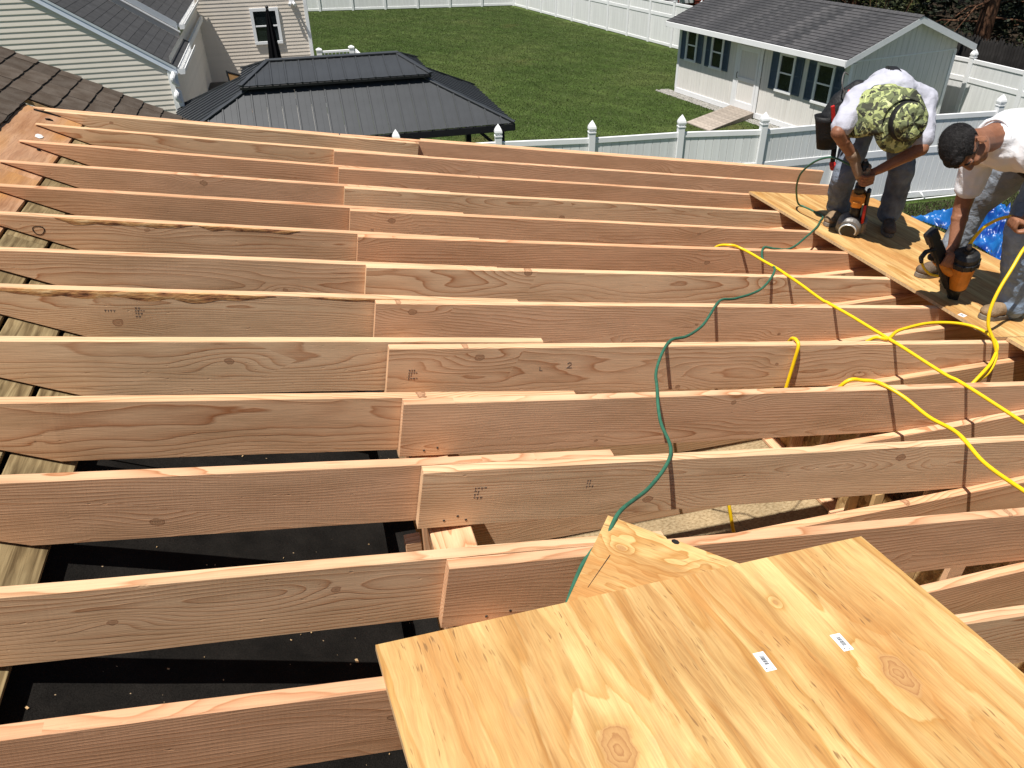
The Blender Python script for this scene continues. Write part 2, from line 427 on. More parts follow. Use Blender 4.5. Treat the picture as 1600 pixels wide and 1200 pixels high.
M['tool_black'] = plain('black plastic', (.014, .014, .015), .45, .4, .3, 20.)
M['tool_grey'] = plain('scuffed grey metal', (.16, .15, .14), .5, .5, .35, 26., metal=.3)
M['glove'] = plain('dusty work glove', (.30, .21, .145), .9, .1, .35, 24.)
g = G('green camouflage cloth', .9, .1)
v = g.obj()
w = g.noise(v, 9., 2, color=True)
vv = g.vadd(v, g.scale(w, (.05, .05, .05)))
a = g.noise(vv, 13., 2, .5, 1.)
b = g.noise(g.vadd(vv, g.comb(4., 2., 1.)), 15., 2, .5, 1.2)
c = g.ramp(a, [(0, (.36, .40, .17)), (.48, (.36, .40, .17)), (.49, (.145, .165, .085)), (.62, (.145, .165, .085))], 'CONSTANT')
c = g.mix(g.ramp(b, [(.0, 0.), (.54, 1.)], 'CONSTANT'), c, (.060, .062, .045))
d = g.noise(g.vadd(vv, g.comb(9., 5., 3.)), 17., 2, .5, 1.)
c = g.mix(g.ramp(d, [(.0, 0.), (.61, 1.)], 'CONSTANT'), c, (.52, .56, .27))
g.bump(g.noise(v, 26., 3, .6, .8), .6, .02)
M['camo'] = g.col(c)

# ------------------------------------------------------------------ mesh helpers
def tag(o, label=None, cat=None, group=None, kind=None):
    if label: o['label'] = label
    if cat: o['category'] = cat
    if group: o['group'] = group
    if kind: o['kind'] = kind
    return o

def empty(name, loc, label, cat, group=None):
    o = bpy.data.objects.new(name, None)
    o.empty_display_size = .1
    o.location = loc
    C.objects.link(o)
    return tag(o, label, cat, group, 'thing')

def link(name, me, parent=None, mat=None):
    o = bpy.data.objects.new(name, me)
    C.objects.link(o)
    if parent is not None: o.parent = parent
    if mat is not None and not me.materials: me.materials.append(mat)
    return o

def world_loc(o):
    p = Vector((0, 0, 0))
    while o is not None:
        p += o.location
        o = o.parent
    return p

class MB:
    def __init__(s): s.v = []; s.f = []
    def add(s, vs, fs, mat=None):
        k = len(s.v)
        if mat is not None: vs = [mat @ Vector(p) for p in vs]
        s.v += [tuple(p) for p in vs]; s.f += [tuple(i + k for i in f) for f in fs]
        return s
    def box(s, lo, hi, mat=None):
        x0, y0, z0 = lo; x1, y1, z1 = hi
        return s.add([(x0, y0, z0), (x1, y0, z0), (x1, y1, z0), (x0, y1, z0), (x0, y0, z1), (x1, y0, z1), (x1, y1, z1), (x0, y1, z1)],
                     [(0, 3, 2, 1), (4, 5, 6, 7), (0, 1, 5, 4), (1, 2, 6, 5), (2, 3, 7, 6), (3, 0, 4, 7)], mat)
    def bbox(s, lo, hi, c=.003, mat=None):
        """box with all its edges bevelled"""
        bm = bmesh.new()
        bmesh.ops.create_cube(bm, size=1.)
        for q in bm.verts:
            q.co = Vector([lo[i] + (q.co[i] + .5) * (hi[i] - lo[i]) for i in range(3)])
        bmesh.ops.bevel(bm, geom=list(bm.edges), offset=c, segments=1, affect='EDGES')
        s.add([q.co.copy() for q in bm.verts], [[w.index for w in f.verts] for f in bm.faces], mat)
        bm.free(); return s
    def prism(s, poly, d, mat=None):
        """polygon (list of 3D points, ccw seen from outside) pushed by vector d"""
        n = len(poly); d = Vector(d)
        vs = [Vector(p) for p in poly] + [Vector(p) + d for p in poly]
        fs = [tuple(range(n))[::-1], tuple(range(n, 2 * n))] + [(i, (i + 1) % n, n + (i + 1) % n, n + i) for i in range(n)]
        nrm = (vs[1] - vs[0]).cross(vs[2] - vs[1])
        if nrm.dot(d) < 0: fs = [f[::-1] for f in fs]
        return s.add(vs, fs, mat)
    def tube(s, pts, r, n=8, caps=True):
        pts = [Vector(p) for p in pts]
        rs = r if isinstance(r, (list, tuple)) else [r] * len(pts)
        t0 = (pts[1] - pts[0]).normalized()
        a = Vector((0, 0, 1)) if abs(t0.z) < .9 else Vector((1, 0, 0))
        nv = t0.cross(a).normalized()
        k = len(s.v)
        for i, p in enumerate(pts):
            t = (pts[min(i + 1, len(pts) - 1)] - pts[max(i - 1, 0)]).normalized()
            nv = (nv - t * nv.dot(t)).normalized()
            b = t.cross(nv)
            for j in range(n):
                q = p + (nv * math.cos(j / n * 2 * math.pi) + b * math.sin(j / n * 2 * math.pi)) * rs[i]
                s.v.append(tuple(q))
        for i in range(len(pts) - 1):
            for j in range(n):
                j2 = (j + 1) % n
                s.f.append((k + i * n + j, k + i * n + j2, k + (i + 1) * n + j2, k + (i + 1) * n + j))
        if caps:
            s.f.append(tuple(k + j for j in range(n))[::-1]); e = k + (len(pts) - 1) * n
            s.f.append(tuple(e + j for j in range(n)))
        return s
    def lathe(s, prof, n=16, mat=None, phase=0., sq=None):
        """(r, z) profile turned about Z"""
        vs = []; fs = []
        for r, z in prof:
            for j in range(n):
                a = j / n * 2 * math.pi + phase
                vs.append((r * math.cos(a), r * math.sin(a), z))
        for i in range(len(prof) - 1):
            for j in range(n):
                j2 = (j + 1) % n
                fs.append((i * n + j, i * n + j2, (i + 1) * n + j2, (i + 1) * n + j))
        fs.append(tuple(range(n))[::-1]); e = (len(prof) - 1) * n
        fs.append(tuple(range(e, e + n)))
        return s.add(vs, fs, mat)
    def ball(s, c, rad, axes=None, n=12):
        """ellipsoid; rad = 3 radii, axes = 3x3 matrix with the axes as columns"""
        if isinstance(rad, (int, float)): rad = (rad,) * 3
        A = axes if axes is not None else Matrix.Identity(3)
        c = Vector(c); k = len(s.v); h = n // 2
        ring = []
        for i in range(1, h):
            for j in range(n):
                th = math.pi * i / h; ph = 2 * math.pi * j / n
                p = Vector((math.sin(th) * math.cos(ph) * rad[0], math.sin(th) * math.sin(ph) * rad[1], math.cos(th) * rad[2]))
                s.v.append(tuple(c + A @ p))
        s.v.append(tuple(c + A @ Vector((0, 0, rad[2])))); top = len(s.v) - 1
        s.v.append(tuple(c + A @ Vector((0, 0, -rad[2])))); bot = len(s.v) - 1
        for i in range(h - 2):
            for j in range(n):
                j2 = (j + 1) % n
                s.f.append((k + i * n + j, k + (i + 1) * n + j, k + (i + 1) * n + j2, k + i * n + j2))
        for j in range(n):
            j2 = (j + 1) % n
            s.f.append((top, k + j, k + j2)); s.f.append((bot, k + (h - 2) * n + j2, k + (h - 2) * n + j))
        return s
    def limb(s, pts, rs, n=12):
        """chain of tapered segments with round joints"""
        pts = [Vector(p) for p in pts]
        for i, p in enumerate(pts):
            s.ball(p, rs[i], n=n)
        for i in range(len(pts) - 1):
            if (pts[i + 1] - pts[i]).length > 1e-5:
                s.tube([pts[i], pts[i + 1]], [rs[i], rs[i + 1]], n)
        return s
    def mesh(s, name, mat=None, smooth=False, off=(0, 0, 0)):
        me = bpy.data.meshes.new(name)
        ox, oy, oz = off
        me.from_pydata([(a - ox, b - oy, c - oz) for a, b, c in s.v], [], s.f)
        if smooth: me.polygons.foreach_set('use_smooth', [True] * len(me.polygons))
        if mat is not None: me.materials.append(mat)
        me.update()
        return me
    def build(s, name, mat, parent=None, smooth=False, origin=None):
        """world-space geometry; origin = where the object's own origin goes"""
        base = world_loc(parent) if parent is not None else Vector((0, 0, 0))
        og = Vector(origin) if origin is not None else base
        me = s.mesh(name, mat, smooth, og)
        o = link(name, me, parent)
        o.location = og - base
        return o

def frame_mat(o, x, y=None, z=None):
    """4x4 with origin o, x axis x, and z near the given z"""
    x = Vector(x).normalized()
    z = Vector(z if z is not None else (0, 0, 1))
    y = z.cross(x).normalized(); z = x.cross(y)
    mm = Matrix((x, y, z)).transposed().to_4x4(); mm.translation = Vector(o)
    return mm

def smooth_path(pts, k=6):
    """Catmull-Rom through points"""
    P = [Vector(p) for p in pts]
    P = [P[0] * 2 - P[1]] + P + [P[-1] * 2 - P[-2]]
    out = []
    for i in range(1, len(P) - 2):
        for j in range(k):
            t = j / k
            a, b, c, d = P[i - 1], P[i], P[i + 1], P[i + 2]
            out.append(.5 * ((2 * b) + (c - a) * t + (2 * a - 5 * b + 4 * c - d) * t * t + (3 * b - a - 3 * c + d) * t ** 3))
    out.append(P[-2])
    return out

def remesh(mb, name, mat, parent, voxel=.007, smooth=6, fold=0., fscale=14., origin=None):
    """one continuous skin round overlapping solids"""
    base = world_loc(parent) if parent is not None else Vector((0, 0, 0))
    og = Vector(origin) if origin is not None else base
    me = mb.mesh(name + '_src', None, True, og)
    o = bpy.data.objects.new(name + '_src', me); C.objects.link(o)
    r = o.modifiers.new('r', 'REMESH'); r.mode = 'VOXEL'; r.voxel_size = voxel; r.use_smooth_shade = True
    if smooth:
        q = o.modifiers.new('s', 'SMOOTH'); q.factor = .5; q.iterations = smooth
    dg = bpy.context.evaluated_depsgraph_get()
    dg.update()
    me2 = bpy.data.meshes.new_from_object(o.evaluated_get(dg))
    me2.name = name
    bpy.data.objects.remove(o); bpy.data.meshes.remove(me)
    if fold:
        n = len(me2.vertices)
        nr = [v.normal.copy() for v in me2.vertices]
        for v, nn in zip(me2.vertices, nr):
            p = v.co
            f = mnoise.noise(Vector((p.x * fscale, p.y * fscale, p.z * fscale * .6)))
            w_ = Vector((mnoise.noise(p * 5), mnoise.noise(p * 5 + Vector((9, 0, 0))), 0)) * .05
            r_ = 1 - 2.4 * abs(mnoise.noise((p + w_) * fscale * 1.25 + Vector((3, 7, 1))))
            f = .55 * f + .55 * max(-.6, r_) * .8 + .25 * mnoise.noise(p * fscale * 2.6)
            v.co = p + nn * fold * (f if f < 0 else f * .7)
    me2.polygons.foreach_set('use_smooth', [True] * len(me2.polygons))
    me2.materials.clear(); me2.materials.append(mat)
    ob = link(name, me2, parent)
    ob.location = og - base
    return ob


# ================================================================== the roof being framed
AL, AR, CR = 0.17449, 0.16108, -0.01132      # fall of the left and right rafters
SP, TH, DP = 0.4064, 0.038, 0.2365           # spacing, thickness, depth
def zl(x): return -AL * x
def zr(x): return CR - AR * x
def zo(x, off=0.): return -0.376 - 0.53 * x + off      # the old roof the rafters die into
def yrow(i): return SP * (12 - i)

roof = empty('roof_frame', (0.85, 2.4, -0.4), 'open roof frame of raw fir rafters lapping over a middle wall, falling to the right', 'roof frame')

BOW = {}
def bow_at(o, s):
    L, bow, ph, am = BOW[o.name]; t = s / L
    return bow * (am[0] * math.sin(math.pi * t + ph[0] * .2) + .5 * am[1] * math.sin(2.7 * math.pi * t + ph[1]))
def lumber(name, p0, p1, w, d, parent, mat='fir', taper=None, bow=.003, seed=0, chamf=.0035, n=14, tail=None):
    """a plank on edge: p0-p1 = middle of its top edge; taper = (start, angle) of a wedge cut; tail = level cut at the far end"""
    p0 = Vector(p0); p1 = Vector(p1); L = (p1 - p0).length
    rr = random.Random(seed)
    ph = [rr.uniform(0, 6.28) for _ in range(4)]; am = [rr.uniform(-1, 1) for _ in range(4)]
    vs, fs = [], []
    st = [L * i / (n - 1) for i in range(n)]
    if taper: st = sorted(set(st + [.02, .06, .12, d / math.tan(taper[1])]))
    for s in st:
        t = s / L
        by = bow * (am[0] * math.sin(math.pi * t + ph[0] * .2) + .5 * am[1] * math.sin(2.7 * math.pi * t + ph[1])) + rr.uniform(-1, 1) * .0006
        bz = .6 * bow * (am[2] * math.sin(2 * math.pi * t + ph[2]) + .4 * am[3] * math.sin(5 * math.pi * t + ph[3])) + rr.uniform(-1, 1) * .0005
        dd = d if not taper else max(.004, min(d, s * math.tan(taper[1])))
        c = min(chamf, dd * .3); h = w / 2
        zt = bz if not taper else bz * min(1, dd / .1)
        ring = [(-h + c, zt), (-h, zt - c), (-h, zt - dd + c), (-h + c, zt - dd), (h - c, zt - dd), (h, zt - dd + c), (h, zt - c), (h - c, zt)]
        vs += [(s, y + by, z) for y, z in ring]
    m_ = len(st)
    for i in range(m_ - 1):
        for j in range(8):
            a = i * 8 + j; b = i * 8 + (j + 1) % 8
            fs.append((a, b, b + 8, a + 8))
    fs.append(tuple(range(8))[::-1]); fs.append(tuple(range((m_ - 1) * 8, m_ * 8)))
    me = bpy.data.meshes.new(name)
    me.from_pydata(vs, [], fs); me.materials.append(M[mat])
    bm = bmesh.new(); bm.from_mesh(me); bmesh.ops.recalc_face_normals(bm, faces=bm.faces); bm.to_mesh(me); bm.free()
    o = link(name, me, parent)
    BOW[o.name] = (L, bow, ph, am)
    mw = frame_mat(p0, p1 - p0)
    base = world_loc(parent) if parent else Vector((0, 0, 0))
    mw.translation = p0 - base
    o.matrix_local = mw
    o.rotation_mode = 'QUATERNION'
    return o

XL0, XL1 = -1.035, 1.447
TIPANG = math.atan(.53) - math.atan(AL)
Ldev = {1: (.0, -.01), 2: (.006, -.02), 3: (.0, -.015), 4: (.01, -.005), 5: (.02, -.018), 6: (-.014, -.011), 7: (.03, .003), 8: (-.008, .018), 9: (.001, -.006), 10: (-.003, .011), 11: (-.025, -.002), 12: (-.004, .013)}
Rdev = {1: (.0, -.02), 2: (-.008, -.026), 3: (-.005, -.03), 4: (-.009, -.018), 5: (.0, .012), 6: (-.012, .018), 7: (.0, .025), 8: (-.009, .023), 9: (-.007, .010), 10: (.003, .0), 11: (-.008, -.012), 12: (.0, .0)}
LEFT, RIGHT = {}, {}
for i in range(1, 14):
    a, b = Ldev.get(i, (0, 0)); y = yrow(i) + TH / 2
    LEFT[i] = lumber('rafter', (XL0, y + a, zl(XL0)), (XL1, y + b, zl(XL1)), TH, DP, roof, taper=(0, TIPANG), seed=100 + i)
for i in range(1, 14):
    a, b = Rdev.get(i, (0, 0)); y = yrow(i) - TH / 2 - .0015
    x0 = .782 + random.uniform(-.003, .003)
    x1 = 5.13
    ly = Ldev.get(i, (0, 0))[1]
    a2 = min(a, ly * .6 - .001) if ly < 0 else a
    RIGHT[i] = lumber('rafter', (x0, y + a2, zr(x0)), (x1, y + b, zr(x1)), TH, DP, roof, seed=200 + i, n=20)
LEFT[0] = lumber('rafter', (-1.06, 4.858, zl(-1.06) - .003), (1.44, 4.858, zl(1.44)), TH, DP, roof, taper=(0, TIPANG), seed=100)
lumber('rafter', (-1.155, 4.8985, zl(-1.155) + .0), (.85, 4.8985, zl(.85)), TH, DP, roof, taper=(0, TIPANG), seed=98)
RIGHT[0] = lumber('rafter', (.86, 4.8985, zr(.86)), (5.17, 4.8985, zr(5.17)), TH, DP, roof, seed=200, n=20)
lumber('rafter', (1.47, 4.94, zr(1.47)), (5.02, 4.94, zr(5.02)), TH, DP, roof, seed=201, n=20)
LEFT[5]['label'] = 'rafter with a strip of bark along its upper edge and a big ringed knot'
LEFT[7]['label'] = 'rafter with brown bark and a knot along its upper left edge'
# level ceiling joists nailed beside the right hand rafters
def zj(x): return -.655 - .025 * x
for i in range(2, 14):
    y = yrow(i) - .058 + Rdev.get(i, (0, 0))[1] * .6 - .0025
    lumber('ceiling_joist', (.97, y, zj(.97)), (4.80, y, zj(4.80)), TH, DP, roof, seed=300 + i, n=16)

# bark left on two upper edges
def wane(o, x0, x1, hmax, seed):
    rr = random.Random(seed); n = 46; vs = []; fs = []
    for k in range(n):
        t = k / (n - 1); s = x0 + (x1 - x0) * t
        e = min(1, 8 * t, 8 * (1 - t))
        hh = hmax * e * (.45 + .55 * abs(mnoise.noise(Vector((s * 5., seed, 0))) * 1.6)) + .002
        bu = .0011 + .0004 * e * rr.random()
        f = -TH / 2 + bow_at(o, s)
        vs += [(s, f + .006, -.0008), (s, f - bu * .3, -.004), (s, f - bu, -.004 - hh * .5), (s, f - .0004, -.005 - hh)]
    for k in range(n - 1):
        for j in range(3):
            a = k * 4 + j
            fs.append((a, a + 1, a + 5, a + 4))
    me = bpy.data.meshes.new('bark_strip'); me.from_pydata(vs, [], fs); me.materials.append(M['wane'])
    bm = bmesh.new(); bm.from_mesh(me); bmesh.ops.recalc_face_normals(bm, faces=bm.faces); bm.to_mesh(me); bm.free()
    w = link('bark_strip', me, o)
    return w
wane(LEFT[5], .42, 1.03, .034, 1); wane(LEFT[5], 1.06, 1.55, .028, 2)
wane(LEFT[7], .33, 1.42, .048, 3); wane(LEFT[7], 1.52, 2.47, .018, 4)

# ink marks and nail heads on single rafters (flat print, a hair proud of the face)
def marks(o, rects, name='ink_mark', mat='ink'):
    """rects: (x, z, length, height, slant) on the near face of a rafter, in its own frame"""
    mb = MB()
    for (s, z, l, h, a) in rects:
        ca, sa = math.cos(a), math.sin(a)
        P = []
        for u, w in ((-l / 2, -h / 2), (l / 2, -h / 2), (l / 2, h / 2), (-l / 2, h / 2)):
            P.append((s + u * ca - w * sa, z + u * sa + w * ca))
        f = bow_at(o, s) - TH / 2
        mb.add([(px, f - .0009, pz) for px, pz in P] + [(px, f + .004, pz) for px, pz in P],
               [(0, 1, 2, 3), (4, 7, 6, 5), (0, 4, 5, 1), (1, 5, 6, 2), (2, 6, 7, 3), (3, 7, 4, 0)])
    me = mb.mesh(name, M[mat]); return link(name, me, o)
def stamp(o, s, z, rows=4, seed=0):
    rr = random.Random(seed); rc = []
    for r_ in range(rows):
        x = s
        for k in range(rr.randint(2, 4)):
            w = rr.uniform(.004, .009)
            rc.append((x + w / 2, z - r_ * .013, w, .0035, 0)); 
            if rr.random() < .7: rc.append((x + w / 2, z - r_ * .013 - .004, .002, .008, 0))
            x += w + .004
    marks(o, rc)
stamp(LEFT[7], .86, -.075, 4, 3); stamp(LEFT[7], .745, -.09, 1, 6); stamp(RIGHT[10], .175, -.075, 4, 5); stamp(RIGHT[10], .57, -.07, 3, 8)
stamp(RIGHT[8], .085, -.10, 4, 9); stamp(RIGHT[4], .12, -.11, 3, 4)
# hand-drawn figure "2" and a size tick on one rafter
two = []
pts2 = [(-.010, .008), (-.004, .014), (.005, .012), (.007, .004), (-.002, -.006), (-.011, -.013), (.012, -.012)]
for (a, b), (c_, d_) in zip(pts2, pts2[1:]):
    two.append(((a + c_) / 2 + .79, (b + d_) / 2 - .09, math.hypot(c_ - a, d_ - b) + .002, .0028, math.atan2(d_ - b, c_ - a)))
two += [(.655, -.105, .003, .02, .1), (.662, -.114, .012, .003, 0)]
marks(RIGHT[8], two)
ring = []
for k in range(18):
    a = k / 18 * 6.2832; q = .021 + .0015 * math.sin(3 * a)
    ring.append((.345 + q * 1.15 * math.cos(a), -.072 + q * math.sin(a), .0092, .0030 + .0012 * math.sin(2 * a + 1), a + math.pi / 2))
marks(LEFT[5], ring, 'knot_ring', 'felt')
def nails(o, pts):
    mb = MB()
    for s, z in pts:
        f = bow_at(o, s) - TH / 2; mb.tube([(s, f + .002, z), (s, f - .0015, z)], .0042, 7)
    link('nail', mb.mesh('nail', M['nail']), o)
nails(RIGHT[10], [(.085, -.205), (.13, -.19), (.16, -.208)])
nails(RIGHT[11], [(.13, -.205), (.2, -.192), (.31, -.21)])
nails(RIGHT[9], [(.09, -.21), (.14, -.20)])
nails(RIGHT[7], [(.10, -.2), (.15, -.21)])

# bearing wall under the laps
wall = empty('bearing_wall', (.855, 2.3, -3.55), 'stud wall under the rafter laps with doubled top plate', 'stud wall')
XW0, XW1 = .785, .925
def lplate(nm, x0, x1, zt, par, seed): return lumber(nm, ((x0 + x1) / 2, -.9, zt), ((x0 + x1) / 2, 4.95, zt), x1 - x0, .038, par, seed=seed, bow=.001)
lplate('top_plate', XW0, XW1, -.404, wall, 401)
lplate('top_plate', XW0 + .003, XW1 - .002, -.4445, wall, 402)
lplate('bottom_plate', XW0, XW1, -3.511, wall, 403)
smesh = MB().bbox((0, 0, -.14), (3.028, .038, 0)).mesh('stud', M['fir'])
for k in range(14):
    o = link('stud', smesh, wall); o.location = (XW0 + .14 - .855, -.6 + k * SP - 2.3, .04); o.rotation_euler.y = -math.pi / 2; o.location.x -= .14
MB().bbox((.703, .845, -.55), (.76, .895, -.492), .003).build('blocking', M['fir'], wall)
MB().bbox((.712, .40, -.60), (.772, .455, -.535), .003).build('blocking', M['fir'], wall)

# eave wall on the right with its sheathing, seen between the rafters
ew = empty('eave_wall', (4.85, 2.2, -3.55), 'eave wall of upright studs lined with strand board below the open rafters', 'stud wall')
lplate('bottom_plate', 4.78, 4.92, -3.511, ew, 404)
lplate('top_plate', 4.78, 4.92, -1.122, ew, 405)
lplate('top_plate', 4.782, 4.918, -1.081, ew, 406)
smesh2 = MB().bbox((0, 0, -.14), (2.349, .038, 0)).mesh('stud', M['fir'])
for k in range(15):
    o = link('stud', smesh2, ew); o.location = (4.78 - 4.85, -.88 + k * SP - 2.2, .0395); o.rotation_euler.y = -math.pi / 2
for k, (a, b) in enumerate([(-.95, .27), (.273, 1.49), (1.493, 2.71), (2.713, 3.93), (3.933, 4.99)]):
    MB().box((4.922, a, -3.75), (4.934, b, -1.05)).build('sheathing_panel', M['osb'], ew, origin=(4.92, a, -3.5))
MB().bbox((4.60, 1.86, -3.30), (4.776, 2.6, -3.262)).build('sill', M['fir'], ew)
MB().bbox((4.47, 2.92, -3.55), (4.775, 2.96, -3.20)).bbox((4.47, 2.55, -3.199), (4.775, 2.96, -3.16)).build('blocking', M['fir'], ew)
for k, yy in enumerate((2.12, 2.36, 2.62, 2.86)):  # short studs added in the sun's path to brighten the gap under the rafters
    MB().bbox((4.56, yy, -3.511), (4.65, yy + .038, -2.72), .003).build('added_stud', M['stud'], ew, origin=(4.56, yy, -3.5))
MB().box((4.665, 1.9, -3.50), (4.677, 3.1, -2.75)).build('sheathing_panel', M['osb'], ew, origin=(4.66, 1.9, -3.5))  # extra board added behind the short studs to brighten the gap
for yy in (1.75,): MB().bbox((4.50, yy, -3.55), (4.64, yy + .04, -1.4), .003, Matrix.Translation((4.55, yy, -2.4)) @ Matrix.Rotation(.06, 4, 'Y') @ Matrix.Translation((-4.55, -yy, 2.4))).build('brace', M['fir'], ew)
# far gable wall
gw = empty('gable_wall', (2.9, 4.93, -3.55), 'far gable wall of strand board closing the framed room', 'stud wall')
for k, (a, b) in enumerate([(.93, 2.14), (2.143, 3.36), (3.363, 4.58), (4.583, 4.918)]):
    zt = zr((a + b) / 2) - .36
    MB().box((a, 4.962, -3.75), (b, 4.974, zt)).build('sheathing_panel', M['osb'], gw, origin=(a, 4.96, -3.5))
smesh3 = MB().bbox((0, 0, 0), (.038, .09, 2.2)).mesh('stud', M['fir'])
for k in range(9):
    o = link('stud', smesh3, gw); o.location = (1.0 + k * SP + .02 - 2.9, 4.87 - 4.93, .002)
# subfloor
fl = bpy.data.objects.new('subfloor', None); C.objects.link(fl); fl['kind'] = 'structure'; fl.location = (2.9, 2.0, -3.55)
for a in range(4):
    for b in range(3):
        x0 = .93 + a * .998; y0 = -1.0 + b * 2.01
        MB().box((x0 + .002, y0 + .002, -3.57), (x0 + .995, y0 + 2.006, -3.552 - .001 * ((a + b) % 2))).build('floor_panel', M['subfloor'], fl, origin=(x0, y0, -3.55))
# cut-offs lying on the subfloor under the open rafters
for k, (x, y, a, l) in enumerate([(3.9, 1.5, .4, .9), (2.2, 3.0, -1.0, .7)]):
    mm = Matrix.Translation((x, y, -3.55)) @ Matrix.Rotation(a, 4, 'Z')
    o = MB().bbox((-l / 2, -.07, 0), (l / 2, .07, .038), .003, mm).build('lumber_offcut', M['fir'], None, origin=(x, y, -3.55))
    tag(o, ('longer' if k == 0 else 'shorter') + ' fir offcut lying on the subfloor below the rafters', 'offcut')

# ------------------------------------------------------------------ the old roof on the left
old = empty('old_roof', (-.9, 3.0, .1), 'old sloping roof with brown shingles, bared sheathing, weathered planks and black membrane', 'roof')
SD = Vector((1, 0, -.53)).normalized(); SN = Vector((.53, 0, 1)).normalized()
def ofm(x, y, off=0.):
    """frame on the old roof: local x down the slope, y along the ridge, z out of the roof"""
    mm = Matrix((SD, Vector((0, 1, 0)), SN)).transposed().to_4x4()
    mm.translation = Vector((x, y, zo(x))) + SN * off
    return mm
def on_old(name, me, x, y, off=0., rot=0.):
    o = link(name, me, old)
    mm = ofm(x, y, off)
    if rot: mm = mm @ Matrix.Rotation(rot, 4, 'Z')
    mm.translation -= old.location
    o.matrix_local = mm
    return o
K = 1 / SD.x
# membrane, one sheet a little lower than the planks
mm = ofm(-1.2, 0, 0)
mbm = MB(); nx, ny = 22, 60; x0, x1, y0, y1 = -1.2, .648, -1.3, 4.95
for a in range(nx + 1):
    for b in range(ny + 1):
        x = x0 + (x1 - x0) * a / nx; y = y0 + (y1 - y0) * b / ny
        e = .006 * mnoise.noise(Vector((x * 3, y * 2, 0))) + (.006 * mnoise.noise(Vector((y * 6, 3, 0))) if a == nx else 0)
        mbm.v.append((x + (e if a == nx else 0), y, -.428 - .482 * x + e * .6))
for a in range(nx):
    for b in range(ny):
        k = a * (ny + 1) + b
        mbm.f.append((k, k + ny + 1, k + ny + 2, k + 1))
o = mbm.build('membrane', M['membrane'], old, origin=(-.3, 2., -.3))
sd = o.modifiers.new('t', 'SOLIDIFY'); sd.thickness = .02; sd.offset = -1
MB().box((.50, -1.3, -.92), (.784, 4.9, -.88)).build('gap_shade_strip', M['membrane'], old, origin=(.6, 2, -.9))  # dark sheet added to stand in for the shade in the open gap
MB().box((.50, -1.3, -3.9), (.52, 4.9, -.88)).build('old_wall', M['felt'], old, origin=(.5, 2, -1))  # wall coloured black to stand in for shade below the gap
cp = MB(); rr = random.Random(21)
for k in range(120):
    x = rr.uniform(-.30, .62); y = rr.uniform(-.2, 3.0); z = -.4265 - .482 * x
    l = rr.choice([.0015, .002, .002, .003, .004, .007]); a = rr.uniform(0, 3.14); w = l * rr.uniform(.25, .7)
    ca, sa = math.cos(a), math.sin(a)
    cp.box((-l, -w, 0), (l, w, .0025), Matrix.Translation((x, y, z + .001)) @ Matrix.Rotation(-math.atan(-.482) , 4, 'Y') @ Matrix.Rotation(a, 4, 'Z'))
cp.build('wood_chips', M['plyedge'], old, origin=(0, 1, -.4))['kind'] = 'stuff'
sm_ = MB(); P = [(-.32, 1.36, -.4265 + .482 * .32 + .003), (.648, 1.33, -.4265 - .482 * .648 + .003), (.648, 1.47, -.4265 - .482 * .648 + .003), (-.32, 1.50, -.4265 + .482 * .32 + .003)]
sm_.prism(P, (0, 0, .003)); sm_.build('membrane_seam', M['membrane'], old, origin=P[0])
# bared red sheathing strip and three rows of weathered planks
def plank_row(xa, xb, pieces, mat, name, th=.042, seed=0):
    rr = random.Random(seed)
    for a, b in pieces:
        me = MB().bbox((0, 0, -th), ((xb - xa) * K, b - a, 0), .004).mesh(name, M[mat])
        on_old(name, me, xa, a + .0015, rr.uniform(-.003, .0))
plank_row(-1.19, -.850, [(-1.2, 1.15), (1.153, 3.59), (3.593, 4.835)], 'ply_red', 'sheathing_board')
plank_row(-.838, -.684, [(-1.2, .4), (.405, 2.81), (2.816, 4.835)], 'plank', 'plank', seed=1)
plank_row(-.670, -.508, [(-1.2, 1.2), (1.205, 3.6), (3.605, 4.835)], 'plank', 'plank', seed=2)
plank_row(-.492, -.322, [(-1.2, .62), (.624, 2.9), (2.905, 4.835)], 'plank', 'plank', seed=3)
# deck under the shingles so no light leaks
dk = MB()
for (xa, xb, ya, yb) in [(-3.0, -1.195, -1.3, 5.93), (-1.193, .30, 4.957, 5.93)]:
    P = [(xa, ya, zo(xa) - .008), (xb, ya, zo(xb) - .008), (xb, yb, zo(xb) - .008), (xa, yb, zo(xa) - .008)]
    dk.prism(P, (0, 0, -.03))
dk.build('roof_deck', M['plyedge'], old)
